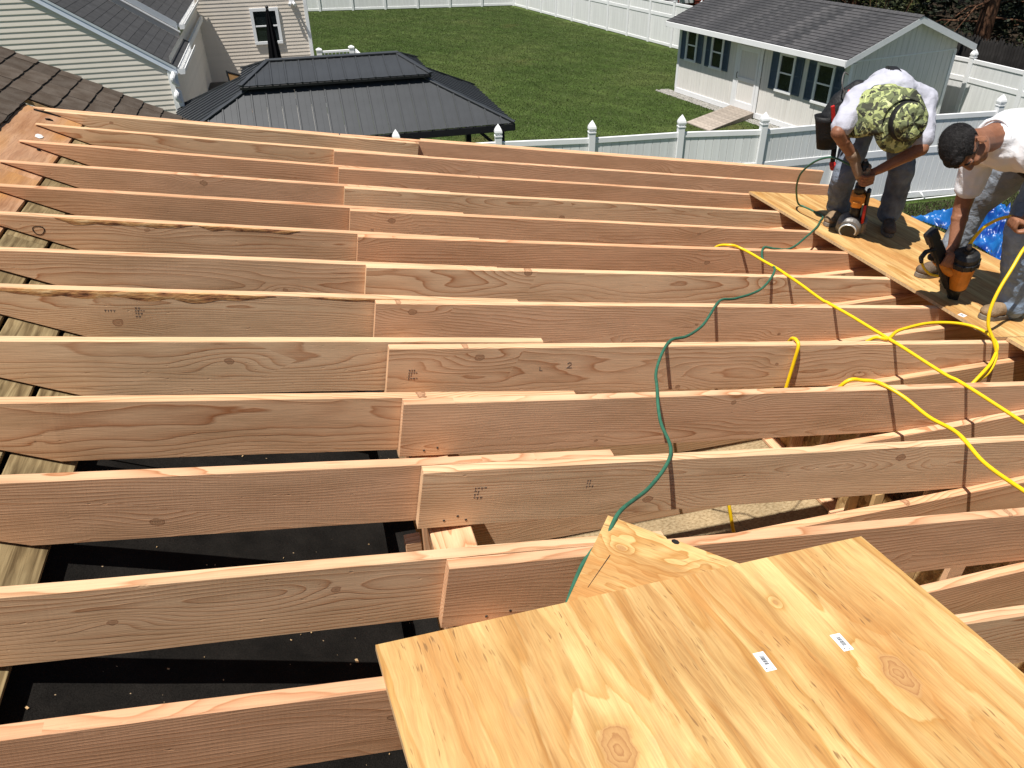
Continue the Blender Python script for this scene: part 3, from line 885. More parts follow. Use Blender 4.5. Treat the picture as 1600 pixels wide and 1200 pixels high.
# shingle tabs
def shingle_mesh(w, seed):
    rr = random.Random(seed)
    L = .152 + .03
    n = 5; vs = []; fs = []
    for k in range(n + 1):
        y = w * k / n
        e = rr.uniform(-.0025, .0025) - (.004 if k in (0, n) else 0)
        t = rr.uniform(.0, .0018)
        vs += [(-.03, y, .0015), (L - .03 + e, y, .0125 + t), (L - .03 + e, y, .0025)]
    for k in range(n):
        a = k * 3
        fs += [(a, a + 1, a + 4, a + 3), (a + 1, a + 2, a + 5, a + 4)]
    fs += [(0, 2, 1), (n * 3, n * 3 + 1, n * 3 + 2)]
    me = bpy.data.meshes.new('shingle'); me.from_pydata(vs, [], fs); me.materials.append(M['shingle']); return me
TABS = [shingle_mesh(.2965, 40 + k) for k in range(8)]
NAR = {}
rr = random.Random(5)
for r_ in range(-13, 12):
    xs = -1.160 - .1335 + r_ * .1335      # upper edge of the course
    if xs + .1335 > .32: continue
    off = (.1525 if r_ % 2 else 0) + rr.uniform(-.006, .006)
    ylow = 1.7 if xs + .13 < -1.155 else 4.955
    y = 5.968 - off
    edge = True
    while y > ylow:
        ya = y - .305
        if edge and off > .02:
            w = off - .004
            me = NAR.setdefault(r_ % 2, shingle_mesh(w, 60 + r_))
            on_old('shingle', shingle_mesh(w, 60 + r_), xs, 5.968 - w, rr.uniform(0, .0015))
        edge = False
        if ya < ylow and ylow > 4:
            w = y - ylow - .004
            if w > .03: on_old('shingle', shingle_mesh(w, 90 + r_), xs, ylow, rr.uniform(0, .0015))
        else:
            on_old('shingle', rr.choice(TABS), xs, ya + .0025, rr.uniform(0, .0018), rr.uniform(-.003, .003))
        y = ya
# rake board under the shingle edge, torn felt where the shingles were cut away
P = [(-3., 5.93, zo(-3.) - .008), (.30, 5.93, zo(.30) - .008), (.30, 5.93, zo(.30) - .16), (-3., 5.93, zo(-3.) - .16)]
MB().prism(P, (0, .022, 0)).build('rake_board', M['white_dirty'], old)
ft = MB(); rr = random.Random(11)
for a, b, w in [(2.2, 4.82, .014)]:
    n = 60
    for k in range(n + 1):
        y = a + (b - a) * k / n
        j = .012 * mnoise.noise(Vector((y * 9, 0, 1))) + .02 * max(0, mnoise.noise(Vector((y * 23, 4, 1))))
        for x, hgt in ((-1.185, .010), (-1.160 + w * .3 + j, .0105), (-1.158 + w * .3 + j, .001)):
            p = Vector((x, y, zo(x))) + SN * hgt
            ft.v.append(tuple(p))
    for k in range(n):
        for j in range(2):
            q = k * 3 + j; ft.f.append((q, q + 1, q + 4, q + 3))
ft.build('torn_felt', M['felt'], old)
ft = MB()
for (x, y, l, w, a) in [(-1.10, 4.77, .16, .014, .35), (-1.02, 4.66, .05, .012, .6), (-.95, 4.05, .022, .012, .3), (-.88, 3.72, .025, .010, 1.)]:
    mm = ofm(x, y, .0005) @ Matrix.Rotation(a, 4, 'Z')
    ft.add([(0, -w / 2, .0), (l, -w / 3, .0), (l, w / 3, .004), (0, w / 2, .006), (l * .5, 0, .012)], [(0, 1, 4), (1, 2, 4), (2, 3, 4), (3, 0, 4)], mm)
ft.build('felt_scrap', M['felt'], old)
mm = ofm(-.985, 4.30, .001)
sp = MB(); n = 16
sp.v.append(tuple(mm @ Vector((0, 0, .0022))))
for k in range(n):
    a = k / n * 6.283; q = .030 + .016 * mnoise.noise(Vector((math.cos(a) * 2, math.sin(a) * 2, 3)))
    sp.v.append(tuple(mm @ Vector((q * math.cos(a) * .7, q * math.sin(a) * 1.3, .0004))))
sp.f = [(0, 1 + k, 1 + (k + 1) % n) for k in range(n)]
sp.build('paint_splash', M['stain'], old)


# ================================================================== the yard
ZG = -4.4
mb = MB()
mb.add([(-160, -60, ZG), (200, -60, ZG), (200, 300, ZG), (-160, 300, ZG)], [(0, 1, 2, 3)])
lawn = mb.build('lawn', M['lawn'], None); lawn['kind'] = 'structure'

# grass blades over the visible lawn
def grass(name, n, area, seed, hmin=.016, hmax=.036):
    r = np.random.default_rng(seed)
    pts = []
    P = np.array(area)
    x0, y0 = P.min(0); x1, y1 = P.max(0)
    c = np.column_stack([r.uniform(x0, x1, n), r.uniform(y0, y1, n)])
    ins = np.zeros(n, bool); j = len(P) - 1
    for i in range(len(P)):
        cond = ((P[i, 1] > c[:, 1]) != (P[j, 1] > c[:, 1])) & (c[:, 0] < (P[j, 0] - P[i, 0]) * (c[:, 1] - P[i, 1]) / (P[j, 1] - P[i, 1] + 1e-9) + P[i, 0])
        ins ^= cond; j = i
    c = c[ins]; n = len(c)
    a = r.uniform(0, 2 * np.pi, n); h = r.uniform(hmin, hmax, n); w = r.uniform(.008, .016, n)
    lean = r.uniform(.1, .9, n) * h; la = r.uniform(0, 2 * np.pi, n)
    v = np.empty((n, 3, 3))
    v[:, 0] = np.column_stack([c[:, 0] - np.cos(a) * w, c[:, 1] - np.sin(a) * w, np.full(n, ZG)])
    v[:, 1] = np.column_stack([c[:, 0] + np.cos(a) * w, c[:, 1] + np.sin(a) * w, np.full(n, ZG)])
    v[:, 2] = np.column_stack([c[:, 0] + np.cos(la) * lean, c[:, 1] + np.sin(la) * lean, ZG + h])
    me = bpy.data.meshes.new(name)
    me.vertices.add(n * 3); me.vertices.foreach_set('co', v.reshape(-1))
    me.loops.add(n * 3); me.loops.foreach_set('vertex_index', np.arange(n * 3, dtype=np.int32))
    me.polygons.add(n); me.polygons.foreach_set('loop_start', np.arange(0, n * 3, 3, dtype=np.int32))
    me.update(calc_edges=True)
    me.materials.append(M['grass'])
    o = link(name, me); o['kind'] = 'stuff'
    return o
grass('grass', 330000, [(2.0, 13.2), (9.5, 12.6), (17.5, 12.6), (18., 17.), (13.2, 46.), (2., 47.4), (1.2, 26.), (4.8, 18.)], 3)

# ------------------------------------------------------------------ fences
def fence(name, label, posts, hgt, boards, rails, cap=True, nb=11, posth=.24, mid=None, pw=.127, group=None, top_z=None):
    f = empty(name, (posts[0][0], posts[0][1], ZG), label, 'fence', group)
    base = Vector(f.location)
    pm = MB().bbox((-pw / 2, -pw / 2, 0), (pw / 2, pw / 2, hgt + posth - .17), .006)
    pmesh = pm.mesh('post', M['white'])
    cp = MB()
    h0 = hgt + posth - .17
    cp.lathe([(pw * .79, h0), (pw * .79, h0 + .022), (pw * .62, h0 + .024), (pw * .60, h0 + .045), (pw * .76, h0 + .055), (pw * .80, h0 + .085), (pw * .72, h0 + .12), (pw * .48, h0 + .165), (pw * .2, h0 + .205), (.004, h0 + .23)], 4 if not cap == 'round' else 12, phase=math.pi / 4)
    cmesh = cp.mesh('cap', M['white'])
    for k, (x, y) in enumerate(posts):
        d = Vector((posts[min(k + 1, len(posts) - 1)][0] - posts[max(k - 1, 0)][0], posts[min(k + 1, len(posts) - 1)][1] - posts[max(k - 1, 0)][1], 0)).normalized()
        o = link('post', pmesh, f); o.location = Vector((x, y, ZG)) - base; o.rotation_euler.z = math.atan2(d.y, d.x)
        if cap: link('cap', cmesh, o)
    for (x0, y0), (x1, y1) in zip(posts, posts[1:]):
        a = Vector((x0, y0, 0)); b = Vector((x1, y1, 0)); L = (b - a).length - pw; ang = math.atan2(y1 - y0, x1 - x0)
        o0 = a + (b - a).normalized() * pw / 2
        for z, hh, dd in rails:
            me = MB().bbox((0, -dd / 2, 0), (L, dd / 2, hh), .005).mesh('rail', M['white'])
            o = link('rail', me, f); o.location = o0 + Vector((0, 0, ZG + z)) - base; o.rotation_euler.z = ang
        for zb0, zb1 in boards:
            w = L / nb
            bw = .008 if nb > 1 else .0
            me = MB().bbox((.0015, -.011, 0), (w - .0015, .011, zb1 - zb0), .006 if nb > 1 else .003).mesh('board', M['fence'])
            for k in range(nb):
                o = link('board', me, f); o.location = o0 + Vector((math.cos(ang) * w * k, math.sin(ang) * w * k, ZG + zb0)) - base; o.rotation_euler.z = ang
    return f
near = [(.42, 13.35), (2.25, 13.22), (4.13, 13.0), (5.88, 12.70), (7.65, 12.55), (9.24, 12.22), (11.03, 12.2), (12.80, 12.17), (14.55, 12.0), (16.3, 11.9), (18.1, 11.85)]
fence('vinyl_fence', 'long white vinyl fence of narrow boards with pointed post caps, just beyond the rafters', near, 1.80,
      [(.12, 1.0), (1.13, 1.68)], [(.03, .13, .05), (.99, .14, .05), (1.67, .10, .055)], nb=10)
back = [(.9 + 1.80 * k, 47.9 - .286 * k) for k in range(8)]
fence('vinyl_fence', 'shaded white vinyl fence closing the far end of the lawn', back, 1.9,
      [(.12, 1.30), (1.41, 1.82)], [(.03, .12, .05), (1.29, .13, .05), (1.80, .10, .055)], nb=1, cap=False)
nright = 17
rp = [(13.55 + (18.45 - 13.55) * k / nright, 45.85 + (17.0 - 45.85) * k / nright) for k in range(nright + 1)]
rp += [(18.50, 15.2), (18.54, 13.5), (18.58, 11.9)]
fence('vinyl_fence', 'white vinyl fence of wide panels running along the lawn and on behind the shed', rp, 1.70,
      [(.10, 1.12), (1.23, 1.61)], [(.02, .11, .05), (1.11, .13, .05), (1.60, .10, .055)], nb=1, cap=True, posth=.2)
sf = empty('stockade_fence', (19.5, 15, ZG), 'dark weathered stockade fence behind the white fence at the right', 'fence')
pk = MB().add([(0, 0, 0), (.09, 0, 0), (.09, .02, 0), (0, .02, 0), (0, 0, 2.0), (.09, 0, 2.0), (.09, .02, 2.0), (0, .02, 2.0), (.045, 0, 2.09), (.045, .02, 2.09)],
              [(0, 3, 2, 1), (0, 1, 5, 8, 4), (2, 3, 7, 9, 6), (1, 2, 6, 9, 8, 5), (3, 0, 4, 8, 9, 7)]).mesh('picket', M['stockade'])
rr = random.Random(9)
for k in range(62):
    o = link('picket', pk, sf); o.location = (.0, (9.2 - k * .104) - 3.2 + .0, rr.uniform(-.08, .03)); o.rotation_euler.z = -math.pi / 2 + .02

# ------------------------------------------------------------------ shed
SL = Vector((12.715, 23.03, ZG)); SE = Vector((.175, -.985, 0)).normalized(); SNn = Vector((.985, .175, 0)).normalized()
SM = Matrix((SE, SNn, Vector((0, 0, 1)))).transposed().to_4x4(); SM.translation = SL
shed = empty('garden_shed', SL, 'long beige garden shed with blue shutters, white door and grey shingle roof', 'shed')
LX, LY, HW = 7.02, 3.70, 2.06
YR, ZR_ = 1.86, 2.98
def sroof(y): return 2.165 + (y + .40) * (ZR_ - 2.165) / (YR + .40) if y <= YR else ZR_ - (y - YR) * (ZR_ - 2.165) / (YR + .40)
def sbuild(name, mb, mat, parent=None, origin=None):
    mb.v = [tuple(SM @ Vector(p)) for p in mb.v]
    return mb.build(name, M[mat], parent or shed, origin=(SM @ Vector(origin)) if origin else None)
# wall panels with grooves: each four foot sheet is a part
def wallpanel(x0, x1, z0, z1, y, ny, axis='x'):
    mb = MB(); g_ = .203
    xs = [x0]; k = math.ceil((x0 + 1e-4) / g_)
    while k * g_ < x1 - 1e-4: xs.append(k * g_); k += 1
    xs.append(x1)
    for a, b in zip(xs, xs[1:]):
        if axis == 'x':
            lo = (a + .005, y, z0); hi = (b - .005, y + .02, z1)
            mb.box(lo, hi)
        else:
            lo = (y, a + .005, z0); hi = (y + .02, b - .005, z1(.5 * (a + b)) if callable(z1) else z1)
            if callable(z1):
                za, zb = z1(a + .005), z1(b - .005)
                P = [(y, a + .005, z0), (y, b - .005, z0), (y, b - .005, zb), (y, a + .005, za)]
                mb.prism(P, (.02, 0, 0))
            else: mb.box(lo, hi)
    # backing a little behind the grooves
    if axis == 'x': mb.box((x0, y + .006, z0), (x1, y + .0195, z1))
    else:
        P = [(y + .0005, x0, z0), (y + .0005, x1, z0), (y + .0005, x1, z1(x1) if callable(z1) else z1), (y + .0005, x0, z1(x0) if callable(z1) else z1)]
        mb.prism(P, (.013, 0, 0))
    return mb
for a, b in [(0, 1.22), (1.222, 2.78), (3.94, 5.10), (5.102, 6.1), (6.102, LX)]:
    sbuild('wall_panel', wallpanel(a, b, .15, HW + .02, 0, 1), 'shed_wall', origin=(a, 0, 0))
sbuild('wall_panel', wallpanel(2.78, 3.94, 1.97, HW + .02, 0, 1), 'shed_wall', origin=(2.8, 0, 0))
for a, b in [(.02, 1.22), (1.222, 2.44), (2.442, LY)]:
    sbuild('wall_panel', wallpanel(a, b, .10, 2.03, LX - .02, 1, 'y'), 'shed_wall', origin=(LX, a, 0))
for a, b in [(.02, YR - .001), (YR + .001, LY)]:
    sbuild('gable_panel', wallpanel(a, b, 2.05, lambda q: sroof(q) - .10, LX - .02, 1, 'y'), 'shed_wall', origin=(LX, a, 2.))
sbuild('gable_flashing', MB().box((LX, .0, 2.025), (LX + .012, LY, 2.055)), 'white_dirty', origin=(LX, 0, 2.))
mb = MB().prism([(.0, .02, .1), (.0, LY, .1), (.0, LY, sroof(LY) - .1), (.0, YR, ZR_ - .1), (.0, .02, sroof(.02) - .1)], (.02, 0, 0)); mb.box((.02, LY - .02, .1), (LX - .02, LY, HW))
sbuild('rear_wall', mb, 'shed_wall')
sbuild('base_trim', MB().bbox((-.01, -.022, .02), (2.78, -.002, .17)), 'white', origin=(0, 0, 0))
sbuild('base_trim', MB().bbox((3.94, -.022, .02), (LX + .01, -.002, .17)), 'white', origin=(4, 0, 0))
for a, b in [((-.022, -.022, .17), (.09, -.002, HW)), ((LX - .09, -.022, .17), (LX + .02, -.002, HW)), ((LX + .0005, -.002, .1), (LX + .02, .09, HW - .03)), ((LX + .0005, LY - .09, .1), (LX + .02, LY + .02, HW - .03))]:
    sbuild('corner_trim', MB().bbox(a, b), 'white', origin=a)
# roof: two slopes of shingle courses, ridge caps, fascia and rake boards
def slope_courses(front):
    n = 17
    for k in range(n):
        t0, t1 = k / n, (k + 1) / n
        ya, yb = (-.42 + (YR + .42) * t0, -.42 + (YR + .42) * t1) if front else (LY + .42 - (LY + .42 - YR) * t0, LY + .42 - (LY + .42 - YR) * t1)
        za, zb = sroof(ya) + .012, sroof(yb) + .006
        P = [(-.22, ya, za), (LX + .24, ya, za), (LX + .24, yb + (.02 if front else -.02), zb), (-.22, yb + (.02 if front else -.02), zb)]
        mb = MB().prism(P, (0, 0, -.010))
        # own frame: x along the eave, y up the slope
        o = link('shingle_course', mb.mesh('shingle_course', M['shed_shingle'], off=(-.22 + (.14 if k % 2 else 0) - 3, ya, za)), shed)
        o.matrix_local = Matrix.Translation((0, 0, 0)) @ SM.to_3x3().to_4x4() @ Matrix.Translation((-.22 + (.14 if k % 2 else 0) - 3, ya, za))
slope_courses(True); slope_courses(False)
mb = MB()
for a, b in [((-.42), YR), (LY + .42, YR)]:
    P = [(-.2, a, sroof(a) - .012), (LX + .22, a, sroof(a) - .012), (LX + .22, b, ZR_ - .012), (-.2, b, ZR_ - .012)]
    mb.prism(P, (0, 0, -.03))
sbuild('roof_deck', mb, 'white_dirty')
for k in range(26):
    x0 = -.22 + k * .2877
    P = [(x0, YR - .13, ZR_ - .025), (x0, YR, ZR_ + .028), (x0, YR + .13, ZR_ - .025)]
    P2 = [(x0 + .30, YR - .13, ZR_ - .033), (x0 + .30, YR, ZR_ + .018), (x0 + .30, YR + .13, ZR_ - .033)]
    mb = MB().add(P + P2, [(0, 3, 4, 1), (1, 4, 5, 2)])
    sbuild('ridge_cap', mb, 'shed_shingle', origin=(x0, YR, ZR_))
sbuild('fascia', MB().bbox((-.22, -.445, sroof(-.42) - .155), (LX + .24, -.4225, sroof(-.42) - .014)), 'white', origin=(0, -.4, 2.))
sbuild('soffit', MB().box((-.2, -.42, 2.02), (LX + .2, -.002, 2.035)), 'white', origin=(0, -.2, 2.))
for sgn in (0, 1):
    for xx in (-.225, LX + .222):
        a, b = (-.445, YR) if sgn == 0 else (LY + .445, YR)
        P = [(xx, a, sroof(a if sgn == 0 else a) - .010), (xx, b, ZR_ - .010), (xx, b, ZR_ - .17), (xx, a, sroof(a) - .17)]
        sbuild('rake_board', MB().prism(P, (.022, 0, 0)), 'white', origin=(xx, a, 2.2))
# door
dr = sbuild('door', MB().bbox((2.94, -.012, .17), (3.80, .01, 1.88)), 'shed_wall', origin=(2.94, 0, .17))
def dpart(name, lo, hi, mat='white', par=None):
    return sbuild(name, MB().bbox(lo, hi), mat, par or shed, origin=lo)
for lo, hi in [((2.94, -.036, .17), (3.80, -.014, .36)), ((2.94, -.036, .92), (3.80, -.014, 1.02)), ((2.94, -.036, 1.74), (3.80, -.014, 1.88)), ((2.94, -.034, .36), (3.02, -.013, .92)), ((3.72, -.034, .36), (3.80, -.013, .92)), ((2.94, -.034, 1.02), (3.02, -.013, 1.74)), ((3.72, -.034, 1.02), (3.80, -.013, 1.74))]:
    o = sbuild('rail', MB().bbox(lo, hi), 'white', dr, origin=lo)
hb = MB().tube([SM @ Vector(p) for p in [(2.985, -.036, .98), (2.985, -.075, .99), (2.985, -.085, 1.06), (2.985, -.075, 1.13), (2.985, -.036, 1.14)]], .009, 6)
hb.build('handle', M['tool_black'], dr)
dpart('door_trim', (2.80, -.030, .02), (2.93, -.002, 1.99)); dpart('door_trim', (3.81, -.030, .02), (3.93, -.002, 1.99)); dpart('door_trim', (2.93, -.030, 1.89), (3.81, -.002, 1.99))
# windows with shutters
def shed_window(x0, x1, z0, z1, sl, sr):
    w = sbuild('window', MB().box((x0 + .06, -.012, z0 + .06), (x1 - .06, .004, z1 - .05)), 'glass', origin=(x0, 0, z0))
    zm = (z0 + z1) / 2
    fr = MB()
    for lo, hi in [((x0, -.045, z0 + .055), (x0 + .075, -.001, z1 - .055)), ((x1 - .075, -.045, z0 + .055), (x1, -.001, z1 - .055)), ((x0, -.045, z1 - .055), (x1, -.001, z1)), ((x0 - .01, -.06, z0 - .01), (x1 + .01, -.001, z0 + .055)), ((x0 + .075, -.034, zm - .02), (x1 - .075, -.0125, zm + .02))]:
        fr.bbox(lo, hi)
    sbuild('frame', fr, 'white', w, origin=(x0, 0, z0))
    for a, b in ((sl, x0 - .012), (x1 + .012, sr)):
        sh = sbuild('shutter', MB().bbox((a, -.014, z0 + .01), (b, -.002, z1)), 'shutter', origin=(a, 0, z0))
        fb = MB()
        for lo, hi in [((a, -.034, z0 + .01), (a + .035, -.0145, z1)), ((b - .035, -.034, z0 + .01), (b, -.0145, z1)), ((a + .035, -.034, z0 + .01), (b - .035, -.0145, z0 + .06)), ((a + .035, -.034, z1 - .05), (b - .035, -.0145, z1)), ((a + .035, -.034, zm - .02), (b - .035, -.0145, zm + .02))]:
            fb.box(lo, hi)
        sbuild('shutter_frame', fb, 'shutter', sh, origin=(a, 0, z0))
        nl = 16; zz0, zz1 = z0 + .065, z1 - .055
        lm = MB().add([(0, -.030, 0), (b - a - .072, -.030, 0), (b - a - .072, -.016, .032), (0, -.016, .032)], [(0, 1, 2, 3), (3, 2, 1, 0)]).mesh('louvre', M['shutter'])
        for k in range(nl):
            z = zz0 + (zz1 - zz0) * k / nl
            o = link('louvre', lm, sh)
            o.matrix_local = SM.to_3x3().to_4x4() @ Matrix.Translation((.036, 0, z - z0))
shed_window(.38, .94, 1.06, 2.00, .13, 1.20)
shed_window(1.63, 2.21, 1.04, 1.98, 1.38, 2.47)
shed_window(4.58, 5.20, .92, 1.90, 4.29, 5.49)
shed_window(5.97, 6.60, .89, 1.88, 5.68, 6.86)
# ramp at the door, gravel bed round the foot of the shed
rampo = empty('door_ramp', SM @ Vector((3.4, -1., 0)), 'weathered wooden plank ramp at the white shed door', 'ramp')
for k in range(13):
    t0, t1 = k / 13, (k + .94) / 13
    def rp_(t, s): return SM @ Vector((2.84 + s * 1.06 + t * .55, -.03 - t * 2.0, .17 - .13 * t))
    P = [rp_(t0, 0), rp_(t0, 1), rp_(t1, 1), rp_(t1, 0)]
    MB().prism(P, (0, 0, -.03)).build('plank', M['ramp'], rampo, origin=P[0])
mb = MB()
for s in (.06, .94):
    P = [SM @ Vector((2.84 + s * 1.06, -.03, .138)), SM @ Vector((2.84 + s * 1.06 + .55, -2.0, .01)), SM @ Vector((2.84 + s * 1.06 + .55, -2.0, .0)), SM @ Vector((2.84 + s * 1.06, -.03, .0))]
    mb.prism(P, SE * .04)
mb.build('runner', M['ramp'], rampo)
gb = MB(); vs = []
gp = [SM @ Vector(p) for p in [(-.5, .1, .006), (-.5, -.42, .006), (2.8, -.36, .006), (2.8, .0, .006)]]
gb.add(gp, [(0, 1, 2, 3)])
gp = [SM @ Vector(p) for p in [(3.95, 0., .006), (3.95, -.40, .006), (7.6, -.42, .006), (7.6, .1, .006)]]
gb.add(gp, [(0, 1, 2, 3)])
o = gb.build('gravel_bed', M['gravel'], None); o['kind'] = 'structure'
st = MB(); rr = random.Random(3)
def octa(mb, p, r):
    q = [Vector((1, 0, 0)), Vector((0, 1, 0)), Vector((-1, 0, 0)), Vector((0, -1, 0)), Vector((0, 0, .8)), Vector((0, 0, -.3))]
    a = rr.uniform(0, 3)
    rt = Matrix.Rotation(a, 3, 'Z')
    mb.add([Vector(p) + rt @ (v_ * r * rr.uniform(.6, 1.2)) for v_ in q], [(0, 1, 4), (1, 2, 4), (2, 3, 4), (3, 0, 4), (1, 0, 5), (2, 1, 5), (3, 2, 5), (0, 3, 5)])
for k in range(1500):
    x = rr.uniform(-.5, 2.8) if k % 3 else rr.uniform(3.95, 7.6)
    octa(st, SM @ Vector((x, rr.uniform(-.44, -.03), .012)), rr.uniform(.012, .035))
o = st.build('gravel', M['stone'], None); o['kind'] = 'stuff'

# ------------------------------------------------------------------ hardtop gazebo
gz = empty('gazebo', (1.4, 15.4, ZG), 'charcoal hardtop gazebo with two-tier ribbed metal roof beyond the rafters', 'gazebo')
ex0, ex1, ey0, ey1, ez = -1.846, 4.631, 13.69, 17.236, -2.493       # eaves
tx0, tx1, ty0, ty1, tz = -.264, 3.06, 14.70, 16.20, -1.749        # top of the lower slopes
ux0, ux1, uy0, uy1, uz = -.369, 3.197, 14.577, 16.33, -1.66        # eaves of the upper roof
rx0, rx1, ry, rz = .179, 2.66, 15.44, -1.391                       # ridge
def roof_panels(a0, a1, b0, b1, n, name='roof_panel', th=.012, rib=.018):
    """trapezoid a0-a1 (eave) b0-b1 (top) split into ribbed sheets"""
    a0, a1, b0, b1 = map(Vector, (a0, a1, b0, b1))
    nrm = (a1 - a0).cross(b0 - a0).normalized()
    if nrm.z < 0: nrm = -nrm
    e = (a1 - a0).normalized(); W = (a1 - a0).length
    upv = (b0 - a0) - e * (b0 - a0).dot(e); Hs = upv.length; upv.normalize()
    lb0 = (b0 - a0).dot(e); lb1 = (b1 - a0).dot(e)
    def hmax(u):
        if u < lb0: return Hs * u / lb0 if lb0 > 0 else Hs
        if u > lb1: return Hs * (W - u) / (W - lb1) if W > lb1 else Hs
        return Hs
    for k in range(n):
        u0, u1 = W * k / n, W * (k + 1) / n
        us = sorted(set([u0 + .002, u1 - .002] + [q for q in (lb0, lb1) if u0 + .01 < q < u1 - .01]))
        P = [a0 + e * us[0]] + [a0 + e * us[-1]] + [a0 + e * u + upv * hmax(u) for u in reversed(us)]
        Q = []
        for p in P:
            if not Q or (p - Q[-1]).length > 1e-4: Q.append(p)
        mb = MB()
        if len(Q) >= 3: mb.prism(Q, nrm * th)
        for uu, hh, ww in ((u0 + .012, rib, .022), (u0 + (u1 - u0) * .5, rib * .28, .03)):
            L = hmax(uu) - .01
            if L > .05:
                o_ = a0 + e * uu - upv * .015 + nrm * (th)
                mb.prism([o_, o_ + e * ww, o_ + e * ww + upv * L, o_ + upv * L], nrm * hh)
        if mb.v: mb.build(name, M['gazebo'], gz, origin=a0 + e * u0)
E0, E1, E2, E3 = (ex0, ey0, ez), (ex1, ey0, ez), (ex1, ey1, ez), (ex0, ey1, ez)
T0, T1, T2, T3 = (tx0, ty0, tz), (tx1, ty0, tz), (tx1, ty1, tz), (tx0, ty1, tz)
roof_panels(E0, E1, T0, T1, 24); roof_panels(E1, E2, T1, T2, 13); roof_panels(E2, E3, T2, T3, 24); roof_panels(E3, E0, T3, T0, 13)
U0, U1, U2, U3 = (ux0, uy0, uz), (ux1, uy0, uz), (ux1, uy1, uz), (ux0, uy1, uz)
R0, R1 = (rx0, ry, rz), (rx1, ry, rz)
roof_panels(U0, U1, R0, R1, 13); roof_panels(U2, U3, R1, R0, 13)
roof_panels(U1, U2, R1, (rx1, ry + .001, rz), 7); roof_panels(U3, U0, R0, (rx0, ry - .001, rz), 7)
def bar(name, a, b, w, h, mat='gazebo', par=None, lift=0.):
    a, b = Vector(a), Vector(b)
    mm = frame_mat(a, b - a)
    mb = MB().bbox((0, -w / 2, -h / 2 + lift), ((b - a).length, w / 2, h / 2 + lift), .004, mm)
    return mb.build(name, M[mat], par or gz, origin=a)
for a, b in ((E0, T0), (E1, T1), (E2, T2), (E3, T3), (U0, R0), (U1, R1), (U2, R1), (U3, R0)):
    bar('hip_cap', a, b, .09, .03, lift=.026)
bar('ridge_cap', (rx0 - .05, ry, rz + .022), (rx1 + .05, ry, rz + .022), .16, .03)
for a, b in ((E0, E1), (E1, E2), (E2, E3), (E3, E0)):
    bar('eave_beam', Vector(a) * 1 + Vector((0, 0, -.075)), Vector(b) + Vector((0, 0, -.075)), .05, .13, 'gazebo_dark')
for a, b in ((U0, U1), (U1, U2), (U2, U3), (U3, U0)):
    bar('eave_beam', Vector(a) + Vector((0, 0, -.03)), Vector(b) + Vector((0, 0, -.03)), .03, .05, 'gazebo_dark')
for k in range(25):
    x = ex0 + .02 + k * (ex1 - ex0 - .04) / 24
    MB().tube([(x, ey0 - .012, ez + .0), (x, ey0 - .03, ez - .002)], .013, 6).build('rib_end', M['gazebo_dark'], gz, origin=(x, ey0, ez))
mb = MB().box((tx0 + .05, ty0 + .05, tz - .05), (tx1 - .05, ty1 - .05, tz + .1)); mb.build('vent_band', M['gazebo_dark'], gz)
for x in (ex0 + .22, ex1 - .22):
    for y in (ey0 + .2, ey1 - .2):
        MB().bbox((x - .06, y - .06, ZG), (x + .06, y + .06, ez - .02)).build('post', M['gazebo_dark'], gz, origin=(x, y, ZG))
        sx = 1 if x < 0 else -1; sy = 1 if y < 15 else -1
        bar('brace', (x + sx * .06, y, ez - .5), (x + sx * .5, y, ez - .1), .05, .06, 'gazebo_dark')
        bar('brace', (x, y + sy * .06, ez - .5), (x, y + sy * .5, ez - .1), .05, .06, 'gazebo_dark')
pt = MB().add([(-2.4, 12.2 + 1.3, ZG + .012), (2.6, 13.5, ZG + .012), (3.0, 14.4, ZG + .012), (3.1, 17., ZG + .012), (1.2, 24.9, ZG + .012), (-2.4, 24.9, ZG + .012)], [(0, 1, 2, 3, 4, 5)])
o = pt.build('patio', M['gravel'], None); o['kind'] = 'structure'

# ------------------------------------------------------------------ neighbour's house
hs = empty('house', (-2.2, 22., ZG), 'vinyl sided house with grey gable wing and beige rear wall at the upper left', 'house')
def siding(x0f, x1f, z0, z1, y, mat, ex=.1016, par=None):
    """lap siding on a wall facing -y; x0f/x1f give the ends at height z"""
    n = int((z1 - z0) / ex)
    for k in range(n):
        za, zb = z0 + k * ex, z0 + (k + 1) * ex
        xa0, xa1, xb0, xb1 = x0f(za), x1f(za), x0f(zb), x1f(zb)
        if xa1 - xa0 < .05: continue
        xb1 = max(xb1, xb0 + .001)
        zb2 = zb + .012
        P = [(xa0, y - .0155, za), (xa1, y - .0155, za), (xa1, y - .0148, za + .012), (xb1, y - .004, zb2), (xb0, y - .004, zb2), (xa0, y - .0148, za + .012)]
        vs = P + [(p[0], y + .004, p[2]) for p in P]
        fs = [(0, 1, 2, 5), (5, 2, 3, 4), (0, 6, 7, 1), (4, 3, 9, 10), (6, 11, 8, 7), (11, 10, 9, 8), (1, 7, 8, 2), (2, 8, 9, 3), (6, 0, 5, 11), (11, 5, 4, 10)]
        MB().add(vs, fs).build('siding_board', M[mat], par or hs, origin=(xa0, y, za))
GX, GY, GSL = -1.80, 17.0, .662
def rakez(x): return -1.60 + (-1.77 - x) * GSL       # top of the gable at x
siding(lambda z: -5.6, lambda z: min(GX - .10, -1.77 - (z + 1.78) / GSL) if z > -1.8 else GX - .10, ZG + .3, .9, GY, 'siding_grey')
MB().box((-5.7, GY + .0045, ZG), (GX, GY + .1, -1.72)).build('gable_sheathing', M['siding_grey'], hs)
mb = MB().prism([(-5.7, GY + .0045, -1.72), (GX - .02, GY + .0045, -1.72), (-5.7, GY + .0045, rakez(-5.7) - .15)], (0, .1, 0)); mb.build('gable_sheathing', M['siding_grey'], hs)
